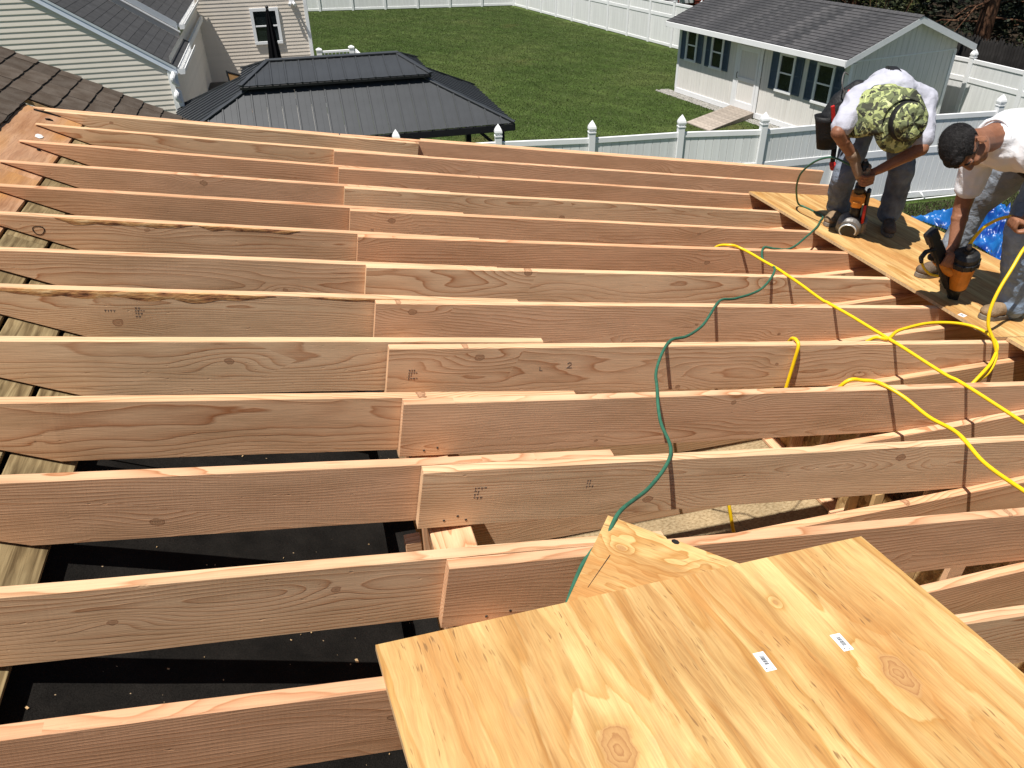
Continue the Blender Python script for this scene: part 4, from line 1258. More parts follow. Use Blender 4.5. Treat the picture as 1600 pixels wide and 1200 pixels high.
MB().bbox((GX - .10, GY - .03, ZG), (GX, GY + .0035, -1.72)).build('corner_trim', M['white_dirty'], hs, origin=(GX, GY, ZG))
def rake(y, x0, x1, zoff, wd, name='rake_trim', mat='metal_white', dy=.05):
    P = [(x0, y, rakez(x0) + zoff), (x1, y, rakez(x1) + zoff), (x1, y, rakez(x1) + zoff - wd), (x0, y, rakez(x0) + zoff - wd)]
    MB().prism(P, (0, dy, 0)).build(name, M[mat], hs, origin=P[1])
for (za, zb, ya, yb, nm) in ((-.005, -.055, .030, .034, 'rake_crown'), (-.057, -.165, .018, .046, 'rake_trim')):
    A = [(x, GY - ya, rakez(x) + za) for x in (-5.7, -1.70)]; B = [(x, GY - yb, rakez(x) + zb) for x in (-1.70, -5.7)]
    MB().prism(A + B, (0, .017, 0)).build(nm, M['metal_white'], hs, origin=A[1])
# side wall (in shade), beige rear wall
for k in range(26):
    z = ZG + .3 + k * .1016
    MB().add([(GX + .018, GY + .0, z), (GX + .018, 24.99, z), (GX + .001, 24.99, z + .11), (GX + .001, GY, z + .11)], [(0, 1, 2, 3)]).build('siding_board', M['siding_grey'], hs, origin=(GX, GY, z))
MB().box((GX - .15, GY + .1, ZG), (GX, 24.9, -1.7)).build('side_wall', M['siding_grey'], hs)
BY = 25.0
siding(lambda z: -3.2, lambda z: 1.24, ZG + .5, 1.2, BY, 'siding_beige')
MB().box((-3.3, BY + .0045, ZG), (1.33, BY + 7., 1.25)).build('rear_wall', M['siding_beige'], hs)
MB().bbox((1.24, BY - .035, ZG), (1.345, BY + .004, 1.25)).build('corner_trim', M['white_dirty'], hs, origin=(1.3, BY, ZG))
MB().bbox((1.3335, BY + .0045, ZG), (1.352, BY + .09, 1.25)).build('corner_trim', M['white_dirty'], hs, origin=(1.33, BY, ZG))
P = [(-4.8, BY - .06, 1.26), (1.5, BY - .06, 1.26), (1.5, BY + 3.6, 3.1), (-4.8, BY + 3.6, 3.1)]
MB().prism(P, (0, 0, .05)).build('rear_roof', M['shed_shingle'], hs)
# shingle courses of the wing and of its raised second roof
def wing_roof(y0, y1, zoff, xe):
    n = 26
    for k in range(n):
        d = .138
        xa = xe - k * d; xb = xa - d - .02
        za, zb = rakez(xa) + zoff + .014, rakez(xb) + zoff + .008
        mb = MB().prism([(xa, y0, za), (xa, y1, za), (xb, y1, zb), (xb, y0, zb)], (0, 0, -.012))
        o = link('shingle_course', mb.mesh('shingle_course', M['house_shingle'], off=(xa, y0, za)), hs); o.location = Vector((xa, y0, za)) - Vector(hs.location)
    P = [(xe, y0 + .03, rakez(xe) + zoff - .004), (xe, y1, rakez(xe) + zoff - .004), (xe - 3.9, y1, rakez(xe - 3.9) + zoff - .004), (xe - 3.9, y0 + .03, rakez(xe - 3.9) + zoff - .004)]
    MB().prism(P, (0, 0, -.08)).build('roof_deck', M['white_dirty'], hs)
M['house_shingle'] = plain('dark house shingle', (.060, .060, .062), .95, .1, .25, 5., bump=.3, perobj=.12)
wing_roof(GY - .028, 20.2, 0., -1.66)
wing_roof(20.0, 24.9, .36, -1.80)
P = [(-5.6, 19.985, rakez(-5.6) + .37), (-1.84, 19.985, rakez(-1.84) + .37), (-1.84, 19.985, rakez(-1.84) + .22), (-5.6, 19.985, rakez(-5.6) + .22)]
MB().prism(P, (0, .012, 0)).build('rake_trim', M['metal_white'], hs, origin=P[1])
P = [(-5.6, 19.965, rakez(-5.6) + .20), (-1.80, 19.965, rakez(-1.80) + .20), (-1.80, 19.965, rakez(-1.80) + .165), (-5.6, 19.965, rakez(-5.6) + .165)]
MB().prism(P, (0, .03, 0)).build('rake_trim', M['white'], hs, origin=P[1])
P = [(-5.6, 20.002, rakez(-5.6) + .21), (-1.84, 20.002, rakez(-1.84) + .21), (-1.84, 20.002, rakez(-1.84) - .1), (-5.6, 20.002, rakez(-5.6) - .1)]
MB().prism(P, (0, .1, 0)).build('step_wall', M['siding_grey'], hs, origin=P[1])
def gutter(y0, y1, x, z, name='gutter'):
    prof = [(0, 0), (.10, 0), (.125, .09), (.125, .11), (.112, .11), (.09, .014), (.012, .014), (.012, .11), (0, .11)]
    n = len(prof); mb = MB()
    mb.v = [(x + a, y0, z + b) for a, b in prof] + [(x + a, y1, z + b) for a, b in prof]
    mb.f = [(i, (i + 1) % n, n + (i + 1) % n, n + i) for i in range(n)] + [tuple(range(n)), tuple(range(n, 2 * n))[::-1]]
    mb.box((x + .012, y0 + .0005, z + .0135), (x + .11, y0 + .006, z + .105))
    return mb.build(name, M['white_dirty'], hs, origin=(x, y0, z))
gutter(GY - .03, 19.95, -1.655, rakez(-1.655) - .12); gutter(20.0, 24.9, -1.795, rakez(-1.795) + .24)
MB().box((-1.72, GY - .02, rakez(-1.72) - .14), (-1.658, 24.9, rakez(-1.72) - .02)).build('fascia', M['white_dirty'], hs)
# stacked corner downspout with flared elbows
ds = MB()
for k, (zt, zb) in enumerate([(-1.76, -2.02), (-2.10, -2.42), (-2.50, -2.86), (-2.9, -4.3)]):
    ds.bbox((-1.80, GY - .125, zb), (-1.70, GY - .045, zt), .012)
    ds.tube(smooth_path([(-1.75, GY - .085, zt + .02), (-1.77, GY - .105, zt - .02), (-1.80, GY - .16, zt - .08), (-1.79, GY - .14, zt - .16), (-1.755, GY - .09, zt - .20)], 4), [.05] * 9 + [.055] * 4 + [.06] * 4 if False else .052, 8)
ds.build('downspout', M['white'], hs, smooth=False)
# window, light fitting
wd = MB().box((-.24, BY - .03, -2.44), (.40, BY - .024, -1.62)).build('window', M['glass'], hs, origin=(-.2, BY, -2.4))
fb = MB()
for lo, hi in [((-.33, BY - .06, -2.44), (-.24, BY - .0225, -1.62)), ((.40, BY - .06, -2.44), (.49, BY - .0225, -1.62)), ((-.33, BY - .06, -1.62), (.49, BY - .0225, -1.53)), ((-.33, BY - .065, -2.52), (.49, BY - .0225, -2.44)), ((-.24, BY - .05, -2.04), (.40, BY - .031, -2.0))]:
    fb.bbox(lo, hi)
fb.build('frame', M['white'], wd)
lt = MB(); lt.bbox((.84, BY - .09, -1.46), (1.0, BY - .02, -1.34)); lt.tube([(.88, BY - .09, -1.42), (.84, BY - .2, -1.47)], [.03, .05], 8); lt.tube([(.96, BY - .09, -1.42), (1.0, BY - .2, -1.47)], [.03, .05], 8)
lt.build('floodlight', M['white'], hs)

# things on the neighbour's patio and deck
um = empty('parasol', (.22, 21., ZG), 'closed black parasol standing by the beige house wall', 'parasol')
mm = Matrix.Translation((.24, 21., 0))
pr = [(.17, -2.95), (.21, -2.75), (.165, -2.2), (.115, -1.7), (.07, -1.3), (.035, -1.12)]
mbu = MB(); n = 16; vs = []; fs = []
for i, (r_, z) in enumerate(pr):
    for j in range(n):
        a = j / n * 2 * math.pi; q = r_ * (1.0 if j % 2 else .62)
        vs.append((q * math.cos(a), q * math.sin(a), z))
for i in range(len(pr) - 1):
    for j in range(n):
        fs.append((i * n + j, i * n + (j + 1) % n, (i + 1) * n + (j + 1) % n, (i + 1) * n + j))
fs.append(tuple((len(pr) - 1) * n + j for j in range(n)))
mbu.add(vs, fs, mm); mbu.build('canopy', M['black_cloth'], um)
MB().tube([(.24, 21, ZG), (.24, 21, -1.10)], .022, 8).build('pole', M['gazebo_dark'], um)
MB().ball((.24, 21, -1.075), .042, n=10).build('finial', M['gazebo_dark'], um, True)
MB().lathe([(.25, ZG + .01), (.25, ZG + .06), (.06, ZG + .1), (.05, ZG + .3)], 16, Matrix.Translation((.24, 21, 0))).build('base', M['gazebo_dark'], um)
ch = empty('patio_chair', (-.8, 21.2, ZG), 'brown sling patio chair with black frame beside the beige wall', 'chair')
M['sling'] = cloth('brown sling cloth', (.26, .15, .065), .15, 12., .1)
A_, B_ = Vector((-1.02, 21.0, -2.52)), Vector((-.60, 21.0, -2.66))
bx = (B_ - A_); dn = Vector((.10, -.22, -.95)).normalized()
MB().prism([A_, B_, B_ + dn * .85, A_ + dn * .85], (0, .02, 0)).build('backrest', M['sling'], ch)
MB().prism([A_ + dn * .86, B_ + dn * .86, B_ + dn * .86 + Vector((.05, -.5, .05)), A_ + dn * .86 + Vector((.05, -.5, .05))], (0, 0, -.02)).build('seat', M['sling'], ch)
for p in (A_, B_):
    MB().tube([p - dn * .03, p + dn * .9, p + dn * .9 + Vector((.05, -.52, .05))], .02, 8).build('side_rail', M['gazebo_dark'], ch)
    MB().tube([p + dn * .87, (p.x, 21.3, ZG)], .018, 8).build('leg', M['gazebo_dark'], ch)
    MB().tube([p + dn * .9 + Vector((.05, -.5, .05)), (p.x + .1, 20.4, ZG)], .018, 8).build('leg', M['gazebo_dark'], ch)
MB().tube([A_, B_], .02, 8).build('top_rail', M['gazebo_dark'], ch)
bxo = empty('deck_box', (-1.3, 23.8, ZG), 'dark storage box in the shaded corner of the two house walls', 'storage box')
MB().bbox((-1.76, 23.3, ZG), (-1.0, 24.2, -3.45), .02).build('body', M['gazebo_dark'], bxo)
MB().bbox((-1.78, 23.26, -3.445), (-.98, 24.24, -3.36), .02).build('lid', M['gazebo_dark'], bxo)
rl = empty('deck_railing', (2.0, 24.7, ZG), 'white deck railing with square posts at the beige house corner', 'railing')
def post(x, y, z0, z1):
    MB().bbox((x - .075, y - .075, z0), (x + .075, y + .075, z1)).build('post', M['white'], rl, origin=(x, y, z0))
    MB().lathe([(.125, z1), (.125, z1 + .03), (.02, z1 + .075)], 4, Matrix.Translation((x, y, 0)), math.pi / 4).build('post_cap', M['white'], rl, origin=(x, y, z1))
RY, RZ = 24.7, -2.74
post(1.50, RY, ZG, RZ); post(2.48, RY, ZG, RZ + .02)
MB().bbox((1.575, RY - .04, RZ - .08), (2.405, RY + .04, RZ - .02)).build('top_rail', M['white'], rl, origin=(1.6, RY, RZ))
MB().bbox((1.575, RY - .03, RZ - .78), (2.405, RY + .03, RZ - .72)).build('bottom_rail', M['white'], rl, origin=(1.6, RY, RZ - .7))
bm_ = MB().bbox((-.018, -.018, 0), (.018, .018, .64)).mesh('baluster', M['white'])
for k in range(7):
    o = link('baluster', bm_, rl); o.location = Vector((1.655 + k * .112, RY, RZ - .72)) - Vector(rl.location)
P = [(2.55, RY, RZ - .02), (2.98, RY - .9, RZ - .40), (2.98, RY - .9, RZ - .48), (2.55, RY, RZ - .10)]
MB().prism(P, (.07, .03, 0)).build('stair_rail', M['white'], rl)
P = [(2.56, RY, RZ - .17), (2.97, RY - .9, RZ - .52), (2.97, RY - .9, RZ - 1.0), (2.56, RY, RZ - .9)]
MB().prism(P, (.02, .01, 0)).build('stair_panel', M['white'], rl)
post(3.03, RY - 1.0, ZG, RZ - .42)

# ------------------------------------------------------------------ red house beyond the side fence
rh = empty('house', (24, 42, ZG), 'red clapboard house with white trim beyond the sunlit side fence', 'house')
MB().box((17.6, 38.0, ZG), (29, 46, .8)).build('wall', M['red'], rh)
for k in range(38):
    z = ZG + k * .127
    MB().add([(17.6, 37.975, z), (29, 37.975, z), (29, 37.998, z + .127), (17.6, 37.998, z + .127)], [(0, 1, 2, 3)]).build('clapboard', M['red'], rh, origin=(17.6, 38, z))
MB().bbox((17.52, 37.93, ZG), (17.75, 37.974, .8)).build('corner_trim', M['white'], rh)
for x in (19.15, 20.1, 22.2):
    w = MB().box((x, 37.95, -3.55), (x + .55, 37.96, -2.3)).build('window', M['glass'], rh, origin=(x, 38, -3.5))
    fb = MB()
    for lo, hi in [((x - .12, 37.93, -3.70), (x, 37.972, -2.2)), ((x + .55, 37.93, -3.70), (x + .67, 37.972, -2.2)), ((x, 37.93, -3.70), (x + .55, 37.972, -3.55)), ((x, 37.93, -2.96), (x + .55, 37.948, -2.9))]: fb.bbox(lo, hi)
    fb.build('frame', M['white'], w)

# ------------------------------------------------------------------ trees
def crown(name, n, centre, rad, size, mat, parent, seed, shape='conifer', clump=40):
    r = np.random.default_rng(seed)
    nc = max(1, n // clump)
    if shape == 'conifer':
        t = r.uniform(0, 1, nc) ** .8; a = r.uniform(0, 2 * np.pi, nc)
        q = rad[0] * (1 - t * .93) * np.sqrt(r.uniform(.12, 1, nc))
        cc = np.column_stack([q * np.cos(a), q * np.sin(a), (t - .5) * 2 * rad[2]])
        droop = -.15 * q
        cc[:, 2] += droop
    else:
        d = r.normal(size=(nc, 3)); d /= np.linalg.norm(d, axis=1)[:, None]
        cc = d * (r.uniform(.25, 1, nc) ** .5)[:, None] * np.array(rad)
    cs = r.uniform(.25, .6, nc) * (.9 if shape == 'conifer' else .8) * max(.5, min(rad) / 2.2)
    idx = np.repeat(np.arange(nc), clump); n = len(idx)
    p = cc[idx] + r.normal(size=(n, 3)) * cs[idx][:, None] * np.array([.6, .6, .32]) + np.array(centre)
    a = r.normal(size=(n, 3)); a /= np.linalg.norm(a, axis=1)[:, None]; a[:, 2] *= .5
    b = r.normal(size=(n, 3)); b -= a * (a * b).sum(1)[:, None]; b /= np.linalg.norm(b, axis=1)[:, None]
    s = r.uniform(.6, 1.3, n)[:, None] * size
    v = np.empty((n, 4, 3)); v[:, 0] = p - a * s; v[:, 1] = p + b * s * .38; v[:, 2] = p + a * s; v[:, 3] = p - b * s * .38
    me = bpy.data.meshes.new(name)
    me.vertices.add(n * 4); me.vertices.foreach_set('co', (v - np.array(world_loc(parent) if parent else (0, 0, 0))).reshape(-1))
    me.loops.add(n * 4); me.loops.foreach_set('vertex_index', np.arange(n * 4, dtype=np.int32))
    me.polygons.add(n); me.polygons.foreach_set('loop_start', np.arange(0, n * 4, 4, dtype=np.int32))
    me.update(calc_edges=True); me.materials.append(M[mat])
    return link(name, me, parent)
def tree(label, x, y, h, r_, tr, seed, n=9000, base=1.2, lean=(0, 0), size=.10, bare=True):
    t = empty('pine_tree', (x, y, ZG), label, 'tree', 'dark conifers behind the shed')
    rr = random.Random(seed)
    mb = MB(); pts = []
    for k in range(9):
        q = k / 8
        pts.append((x + lean[0] * q * h + .06 * math.sin(q * 7 + seed), y + lean[1] * q * h + .05 * math.cos(q * 6 + seed), ZG + q * h * .95))
    mb.tube(smooth_path(pts, 3), [tr * (1.25 - .05 * k) if k < 3 else tr * (1.1 - k / 25.) for k in range(25)], 9)
    mb.build('trunk', M['bark'], t, True, origin=(x, y, ZG))
    lb = MB()
    for k in range(46):
        q = rr.uniform(.08, .9); a = rr.uniform(0, 6.28); L = r_ * (1 - q * .85) * rr.uniform(.35, .95)
        p = Vector((x + lean[0] * q * h, y + lean[1] * q * h, ZG + q * h * .95))
        d = Vector((math.cos(a), math.sin(a), 0))
        lb.tube([p, p + d * L * .5 + Vector((0, 0, -.02 * L)), p + d * L + Vector((0, 0, -.22 * L))], [tr * .16, tr * .1, .01], 5)
    lb.build('limb', M['bark'], t, True)['kind'] = 'stuff'
    crown('crown', n, (x + lean[0] * h * .5, y + lean[1] * h * .5, ZG + base + (h - base) * .5), (r_, r_, (h - base) * .5), size, 'leaf_dark', t, seed)
tree('dark conifer with a reddish bare leaning trunk right of the shed ridge', 20.6, 19.2, 13, 3.6, .26, 1, 9000, base=3.4, lean=(.045, .03))
tree('dark conifer standing directly behind the shed ridge', 17.5, 25.2, 12, 3.3, .2, 2, 10000, base=.5)
tree('dense dark conifer at the upper right corner behind the stockade fence', 23.4, 18.2, 13, 3.4, .24, 3, 10000, base=.2)
tree('tall dark conifer farther back between shed ridge and leaning trunk', 20.8, 25.5, 14, 3.8, .25, 4, 10000, base=.3)
tree('farthest dark conifer behind the others at the right edge', 27.0, 23.0, 14, 4.2, .26, 5, 11000, base=.1)
tree('dark conifer farthest left of the group, above the shed roof', 23.0, 31.5, 12, 3.4, .2, 6, 9000, base=.3)
woods = crown('woods', 44000, (32, 30, ZG + 4.5), (15, 17, 5.2), .2, 'leaf_dark', None, 21, 'round', 60); woods['kind'] = 'stuff'
def shrub(label, x, y, z, r_, seed, n=2600):
    t = empty('shrub', (x, y, ZG), label, 'shrub', 'leafy shrubs under the conifers')
    rr = random.Random(seed); mb = MB()
    for k in range(7):
        a = rr.uniform(0, 6.28); mb.tube([(x, y, ZG), (x + math.cos(a) * r_ * .4, y + math.sin(a) * r_ * .4, ZG + z), (x + math.cos(a) * r_ * .8, y + math.sin(a) * r_ * .8, ZG + z * 1.7)], [.03, .02, .006], 5)
    mb.build('stem', M['bark'], t)
    crown('leaves', n, (x, y, ZG + z), (r_, r_, z), .07, 'leaf_shrub', t, seed, 'round', 12)
shrub('leafy shrub just right of the shed roof end, above the stockade fence', 21.0, 16.6, 1.35, 1.2, 31)
shrub('leafy shrub behind the stockade fence at the right edge', 22.2, 14.4, 1.4, 1.3, 32)
shrub('taller shrub directly behind the shed ridge', 19.2, 21.8, 1.8, 1.1, 33)
M['earth'] = plain('forest floor', (.035, .026, .018), .95, .05, .4, 3.)
mb = MB().add([(18.9, 8, ZG + .008), (60, 8, ZG + .008), (60, 60, ZG + .008), (30, 60, ZG + .008), (29.5, 36, ZG + .008), (18.9, 24, ZG + .008)], [(0, 1, 2, 3, 4, 5)])
o = mb.build('forest_floor', M['earth'], None); o['kind'] = 'structure'


# ================================================================== things on the roof
def plate(name, o0, ax, ay, az, poly, th, mat, parent=None, edge='plyedge', tagv=None):
    """flat sheet: poly in its own x/y, top at z=0; sides take the edge material"""
    mb = MB(); n = len(poly)
    c = .0012
    P = [Vector((x, y, 0)) for x, y in poly]
    mb.v = [tuple(p) for p in P] + [(p.x, p.y, -th) for p in P]
    mb.f = [tuple(range(n)), tuple(range(n, 2 * n))[::-1]] + [(i, n + i, n + (i + 1) % n, (i + 1) % n) for i in range(n)]
    me = mb.mesh(name, M[mat]); me.materials.append(M[edge])
    bm = bmesh.new(); bm.from_mesh(me)
    bmesh.ops.recalc_face_normals(bm, faces=bm.faces)
    for f in bm.faces: f.material_index = 0 if abs(f.normal.z) > .5 else 1
    bm.to_mesh(me); bm.free()
    o = link(name, me, parent)
    mm = Matrix((Vector(ax), Vector(ay), Vector(az))).transposed().to_4x4(); mm.translation = Vector(o0)
    o.matrix_world = mm if parent is None else mm
    return o
def rough_poly(w, h, seed, amp=.0012, step=.12, x0=0, y0=0):
    rr = random.Random(seed); out = []
    C4 = [(x0, y0), (x0 + w, y0), (x0 + w, y0 + h), (x0, y0 + h)]
    for (a, b), (c, d) in zip(C4, C4[1:] + C4[:1]):
        L = math.hypot(c - a, d - b); n = max(2, int(L / step))
        nx, ny = (d - b) / L, -(c - a) / L
        for k in range(n):
            t = (k + (rr.uniform(-.3, .3) if k else 0)) / n; e = rr.uniform(-amp, amp) if k else 0
            out.append((a + (c - a) * t + nx * e, b + (d - b) * t + ny * e))
    return out
# big sheet in the foreground
TA = Vector((.5577, .1299, -.0945)); tx = Vector((.9909, .0819, -.1067)).normalized(); tn = Vector((.1003, .0793, .9918)).normalized(); ty = tn.cross(tx).normalized(); tn = tx.cross(ty)
sheet = plate('plywood_sheet', TA, tx, ty, tn, rough_poly(1.470, 1.16, 4, y0=-1.16), .018, 'ply_top')
tag(sheet, 'large golden plywood sheet with two knots and two barcode stickers in the foreground', 'plywood sheet', 'plywood sheets on the rafters')
def sticker(par, x, y, w, h, seed, rot=0.):
    mb = MB(); q = .00035
    mb.bbox((-w / 2, -h / 2, .00015), (w / 2, h / 2, q), .0001)
    o = link('sticker', mb.mesh('sticker', M['label']), par); o.matrix_local = Matrix.Translation((x, y, 0)) @ Matrix.Rotation(rot, 4, 'Z')
    bc = MB(); rr = random.Random(seed); yy = h * .30
    while yy > -h * .18:
        t = rr.choice([.0010, .0014, .002, .0026]) * h / .055
        bc.box((-w * .16, yy - t, q + .0001), (w * .22, yy, q + .0002)); yy -= t + rr.choice([.0006, .0007, .0011]) * h / .055
    for k in range(7):
        yy = h * (.33 - .085 * k); bc.box((-w * .32, yy - h * .03 * rr.uniform(.5, 1.6), q + .0001), (-w * .27, yy, q + .0002))
    for k in range(5):
        yy = h * (.28 - .1 * k); bc.box((w * .22, yy - h * .04, q + .0001), (w * .255, yy, q + .0002))
    bc.add([(-w * .36, -h * .36, q + .0001), (-w * .2, -h * .42, q + .0001), (-w * .22, -h * .30, q + .0001)], [(0, 1, 2)])
    bc.box((w * .1, -h * .44, q + .0001), (w * .2, -h * .40, q + .0002))
    link('barcode', bc.mesh('barcode', M['print']), o)
sticker(sheet, .874, -.322, .030, .058, 1, -.05); sticker(sheet, 1.103, -.328, .030, .055, 2, -.05)
# scrap lying under it
KA = Vector((1.295, .499, 0)); ka = Vector((-.605, -.796, 0)).normalized(); kb = Vector((.796, -.605, 0)).normalized()
def on_r(p, off): return Vector((p.x, p.y, zr(p.x) + off))
kx = (on_r(KA + ka, 0) - on_r(KA, 0)).normalized(); ky0 = (on_r(KA + kb, 0) - on_r(KA, 0)).normalized(); kn = kx.cross(ky0).normalized(); ky = kn.cross(kx)
if kn.z < 0: kn = -kn
poly = [(0, 0), (.30, -.001), (.62, .002), (.63, .5), (.62, 1.10), (.30, 1.16), (.06, 1.135), (.025, 1.10), (.0, 1.045), (.002, .5), (-.001, .215), (.008, .205), (.012, .19), (.001, .18)]
scrap = plate('plywood_scrap', on_r(KA, .0175), kx, kn.cross(kx), kn, poly, .017, 'ply_scrap')
tag(scrap, 'small plywood offcut with bold curled grain poking out under the large foreground sheet', 'plywood offcut')
cr = MB().prism([(.165, .052, .0002), (.167, .0545, .0002), (.32, .034, .0002), (.32, .0325, .0002)], (0, 0, .0002)).mesh('crack', M['tool_black'])
link('crack', cr, scrap)
kb_ = MB(); 
for k in range(7):
    a = k / 7 * 6.283; kb_.v.append((.008 + .011 * math.cos(a), .212 + .013 * math.sin(a), .0006))
kb_.f = [tuple(range(7))]
link('knot_hole', kb_.mesh('knot_hole', M['felt']), scrap)
# nailed down sheets along the eave
fx = Vector((1, 0, -AR)).normalized(); fn = Vector((AR, 0, 1)).normalized()
def flat_sheet(label, x, y, w, h, rot, seed, mat='ply'):
    z = zr(x) + .0215
    ax = (fx * math.cos(rot) + Vector((0, 1, 0)) * math.sin(rot)).normalized(); ay = fn.cross(ax)
    o = plate('plywood_sheet', (x, y, z), ax, ay, fn, rough_poly(w, h, seed, .0008), .018, mat)
    return tag(o, label, 'plywood sheet', 'plywood sheets on the rafters')
far = flat_sheet('long plywood sheet at the eave on which the two workers stand', 3.932, 1.625, 1.215, 2.395, .027, 5)
flat_sheet('plywood sheet at the right edge, just nearer than the sheet the workers stand on', 4.03, 1.20, 1.215, .421, .027, 8)
sticker(far, .035, .255, .05, .035, 5, .4)

# ------------------------------------------------------------------ air hoses
def hose(name, label, runs, r, mat, cat='hose', k=7):
    o = None
    pts = smooth_path(runs, k)
    pts = [p + Vector((mnoise.noise(p * 6) * .003, mnoise.noise(p * 6 + Vector((7, 0, 0))) * .003, 0)) for p in pts]
    mb = MB().tube(pts, r, 10)
    ob = mb.build(name, M[mat], None, True, origin=pts[0])
    tag(ob, label, cat, None, 'thing')
    return ob
def orf(x, y, d=.008): return (x, y, zr(x) + d)
G1 = [(4.035, 3.06, -.205), (3.98, 3.06, -.15), (3.933, 3.07, -.124), (3.892, 3.12, -.105), (3.895, 3.2, -.12), (3.892, 3.3, -.166), (3.894, 3.4, -.238), (3.916, 3.5, -.338), (3.985, 3.6, -.475),
      (4.09, 3.69, -.62), (4.14, 3.68, zr(4.14) + .029), (4.157, 3.593, zr(4.157) + .028), (4.165, 3.484, zr(4.165) + .028), (4.064, 3.364, zr(4.064) + .028), (3.93, 3.22, zr(3.93) + .030), (3.74, 3.06, zr(3.74) + .012),
      (3.499, 2.877, zr(3.5) - .004), (3.36, 2.84, zr(3.36) + .006), (3.274, 2.836, zr(3.27) + .010), (3.19, 2.70, zr(3.19) - .015), (3.14, 2.49, zr(3.14) + .008), (2.916, 2.27, zr(2.916) - .02), (2.668, 2.121, zr(2.668) - .01), (2.524, 2.045, zr(2.524) + .008),
      (2.326, 1.83, zr(2.326) - .015), (2.163, 1.69, zr(2.163) - .005), (2.03, 1.609, zr(2.03) + .008), (1.882, 1.412, zr(1.88) - .02), (1.790, 1.215, zr(1.79) + .008), (1.722, 1.032, zr(1.722) - .018), (1.653, 0.80, zr(1.65) + .008), (1.513, .66, zr(1.513) - .015), (1.345, .515, zr(1.345) + .022), (1.265, .425, zr(1.265) + .010), (1.149, .330, zr(1.149) - .01), (1.02, .13, zr(1.02) - .03), (.95, -.05, zr(.95) - .08)]
hose('air_hose', 'thin dusty green air hose winding across the rafters to the camouflage hatted worker', G1, .0068, 'hose_green')
Y1 = [(2.97, 3.2, -1.25), (2.95, 3.02, -.80), (2.975, 2.93, -.545), (3.03, 2.845, -.484), (3.10, 2.80, zr(3.1) + .010), (3.15, 2.62, zr(3.15) + .004), (3.176, 2.43, orf(3.18, 0)[2]), (3.19, 2.1, zr(3.19) + .002), (3.20, 2.02, orf(3.2, 0)[2]), (3.26, 1.61, orf(3.26, 0)[2] + .004), (3.31, 1.30, zr(3.31) + .003), (3.33, 1.20, orf(3.33, 0)[2]), (3.365, .87, zr(3.365) + .004), (3.39, .6, zr(3.39) + .006), (3.42, .3, zr(3.42) + .01)]
Y2 = [(2.62, 1.75, -.92), (2.62, 1.45, -.80), (2.66, 1.30, -.60), (2.72, 1.245, zr(2.72) + .004), (2.80, 1.235, zr(2.8) + .016), (2.87, 1.215, zr(2.87) + .014), (2.925, 1.12, zr(2.925) + .0), (2.945, .98, zr(2.945) - .012), (2.95, .83, zr(2.95) + .010), (2.93, .66, zr(2.93) - .01), (2.915, .45, zr(2.915) + .012), (2.95, .2, zr(2.95) + .01)]
Y3 = [(4.0, 2.02, -.268), (4.006, 2.005, -.215), (4.012, 1.985, -.165), (4.026, 1.97, -.137), (4.053, 1.94, -.10), (4.088, 1.90, -.075), (4.143, 1.86, -.072), (4.21, 1.80, -.08), (4.2, 1.745, -.10), (4.037, 1.72, -.157), (3.912, 1.66, -.28), (3.829, 1.62, -.411), (3.814, 1.59, -.509), (3.835, 1.545, -.585), (3.84, 1.50, -.655), (3.76, 1.445, -.705), (3.63, 1.40, -.72), (3.50, 1.40, -.80), (3.3, 1.45, -1.0)]
Y4 = [(3.10, 1.80, -.85), (3.13, 1.735, -.66), (3.19, 1.655, zr(3.19) + .0), (3.25, 1.625, zr(3.25) + .012), (3.40, 1.72, zr(3.40) + .01), (3.66, 1.795, zr(3.66) + .015), (3.85, 1.775, zr(3.85) + .022), (3.925, 1.70, zr(3.92) + .02), (3.90, 1.575, zr(3.9) + .012), (3.80, 1.48, zr(3.8) - .03), (3.64, 1.395, -.69), (3.45, 1.36, -.85)]
Y5 = [(2.700, 1.80, -.75), (2.700, 1.70, -.56), (2.700, 1.650, -.452), (2.700, 1.626, -.432), (2.700, 1.605, -.430), (2.697, 1.579, -.450), (2.684, 1.570, -.54), (2.664, 1.560, -.655), (2.645, 1.55, -.8)]
Y6 = [(2.0, .96, -.62), (2.012, .92, -.71), (2.03, .9, -.80), (2.06, .88, -.92)]
hose('air_hose', 'bright yellow air hose stretched straight over the rafters towards the lower right edge', Y1, .0085, 'hose_yellow')
hose('air_hose', 'bright yellow air hose dipping between rafters and curving to the right edge', Y2, .0085, 'hose_yellow')
hose('air_hose', 'bright yellow air hose from the grey haired worker\'s nailer looping down past his boot', Y3, .0085, 'hose_yellow')
hose('air_hose', 'bright yellow hose loop arching over a rafter beside the workers\' sheet', Y4, .0085, 'hose_yellow')
hose('air_hose', 'short length of yellow hose bent over one rafter below the straight hose', Y5, .0085, 'hose_yellow')
hose('air_hose', 'short yellow hose end hanging under the rafters above the subfloor', Y6, .0075, 'hose_yellow')

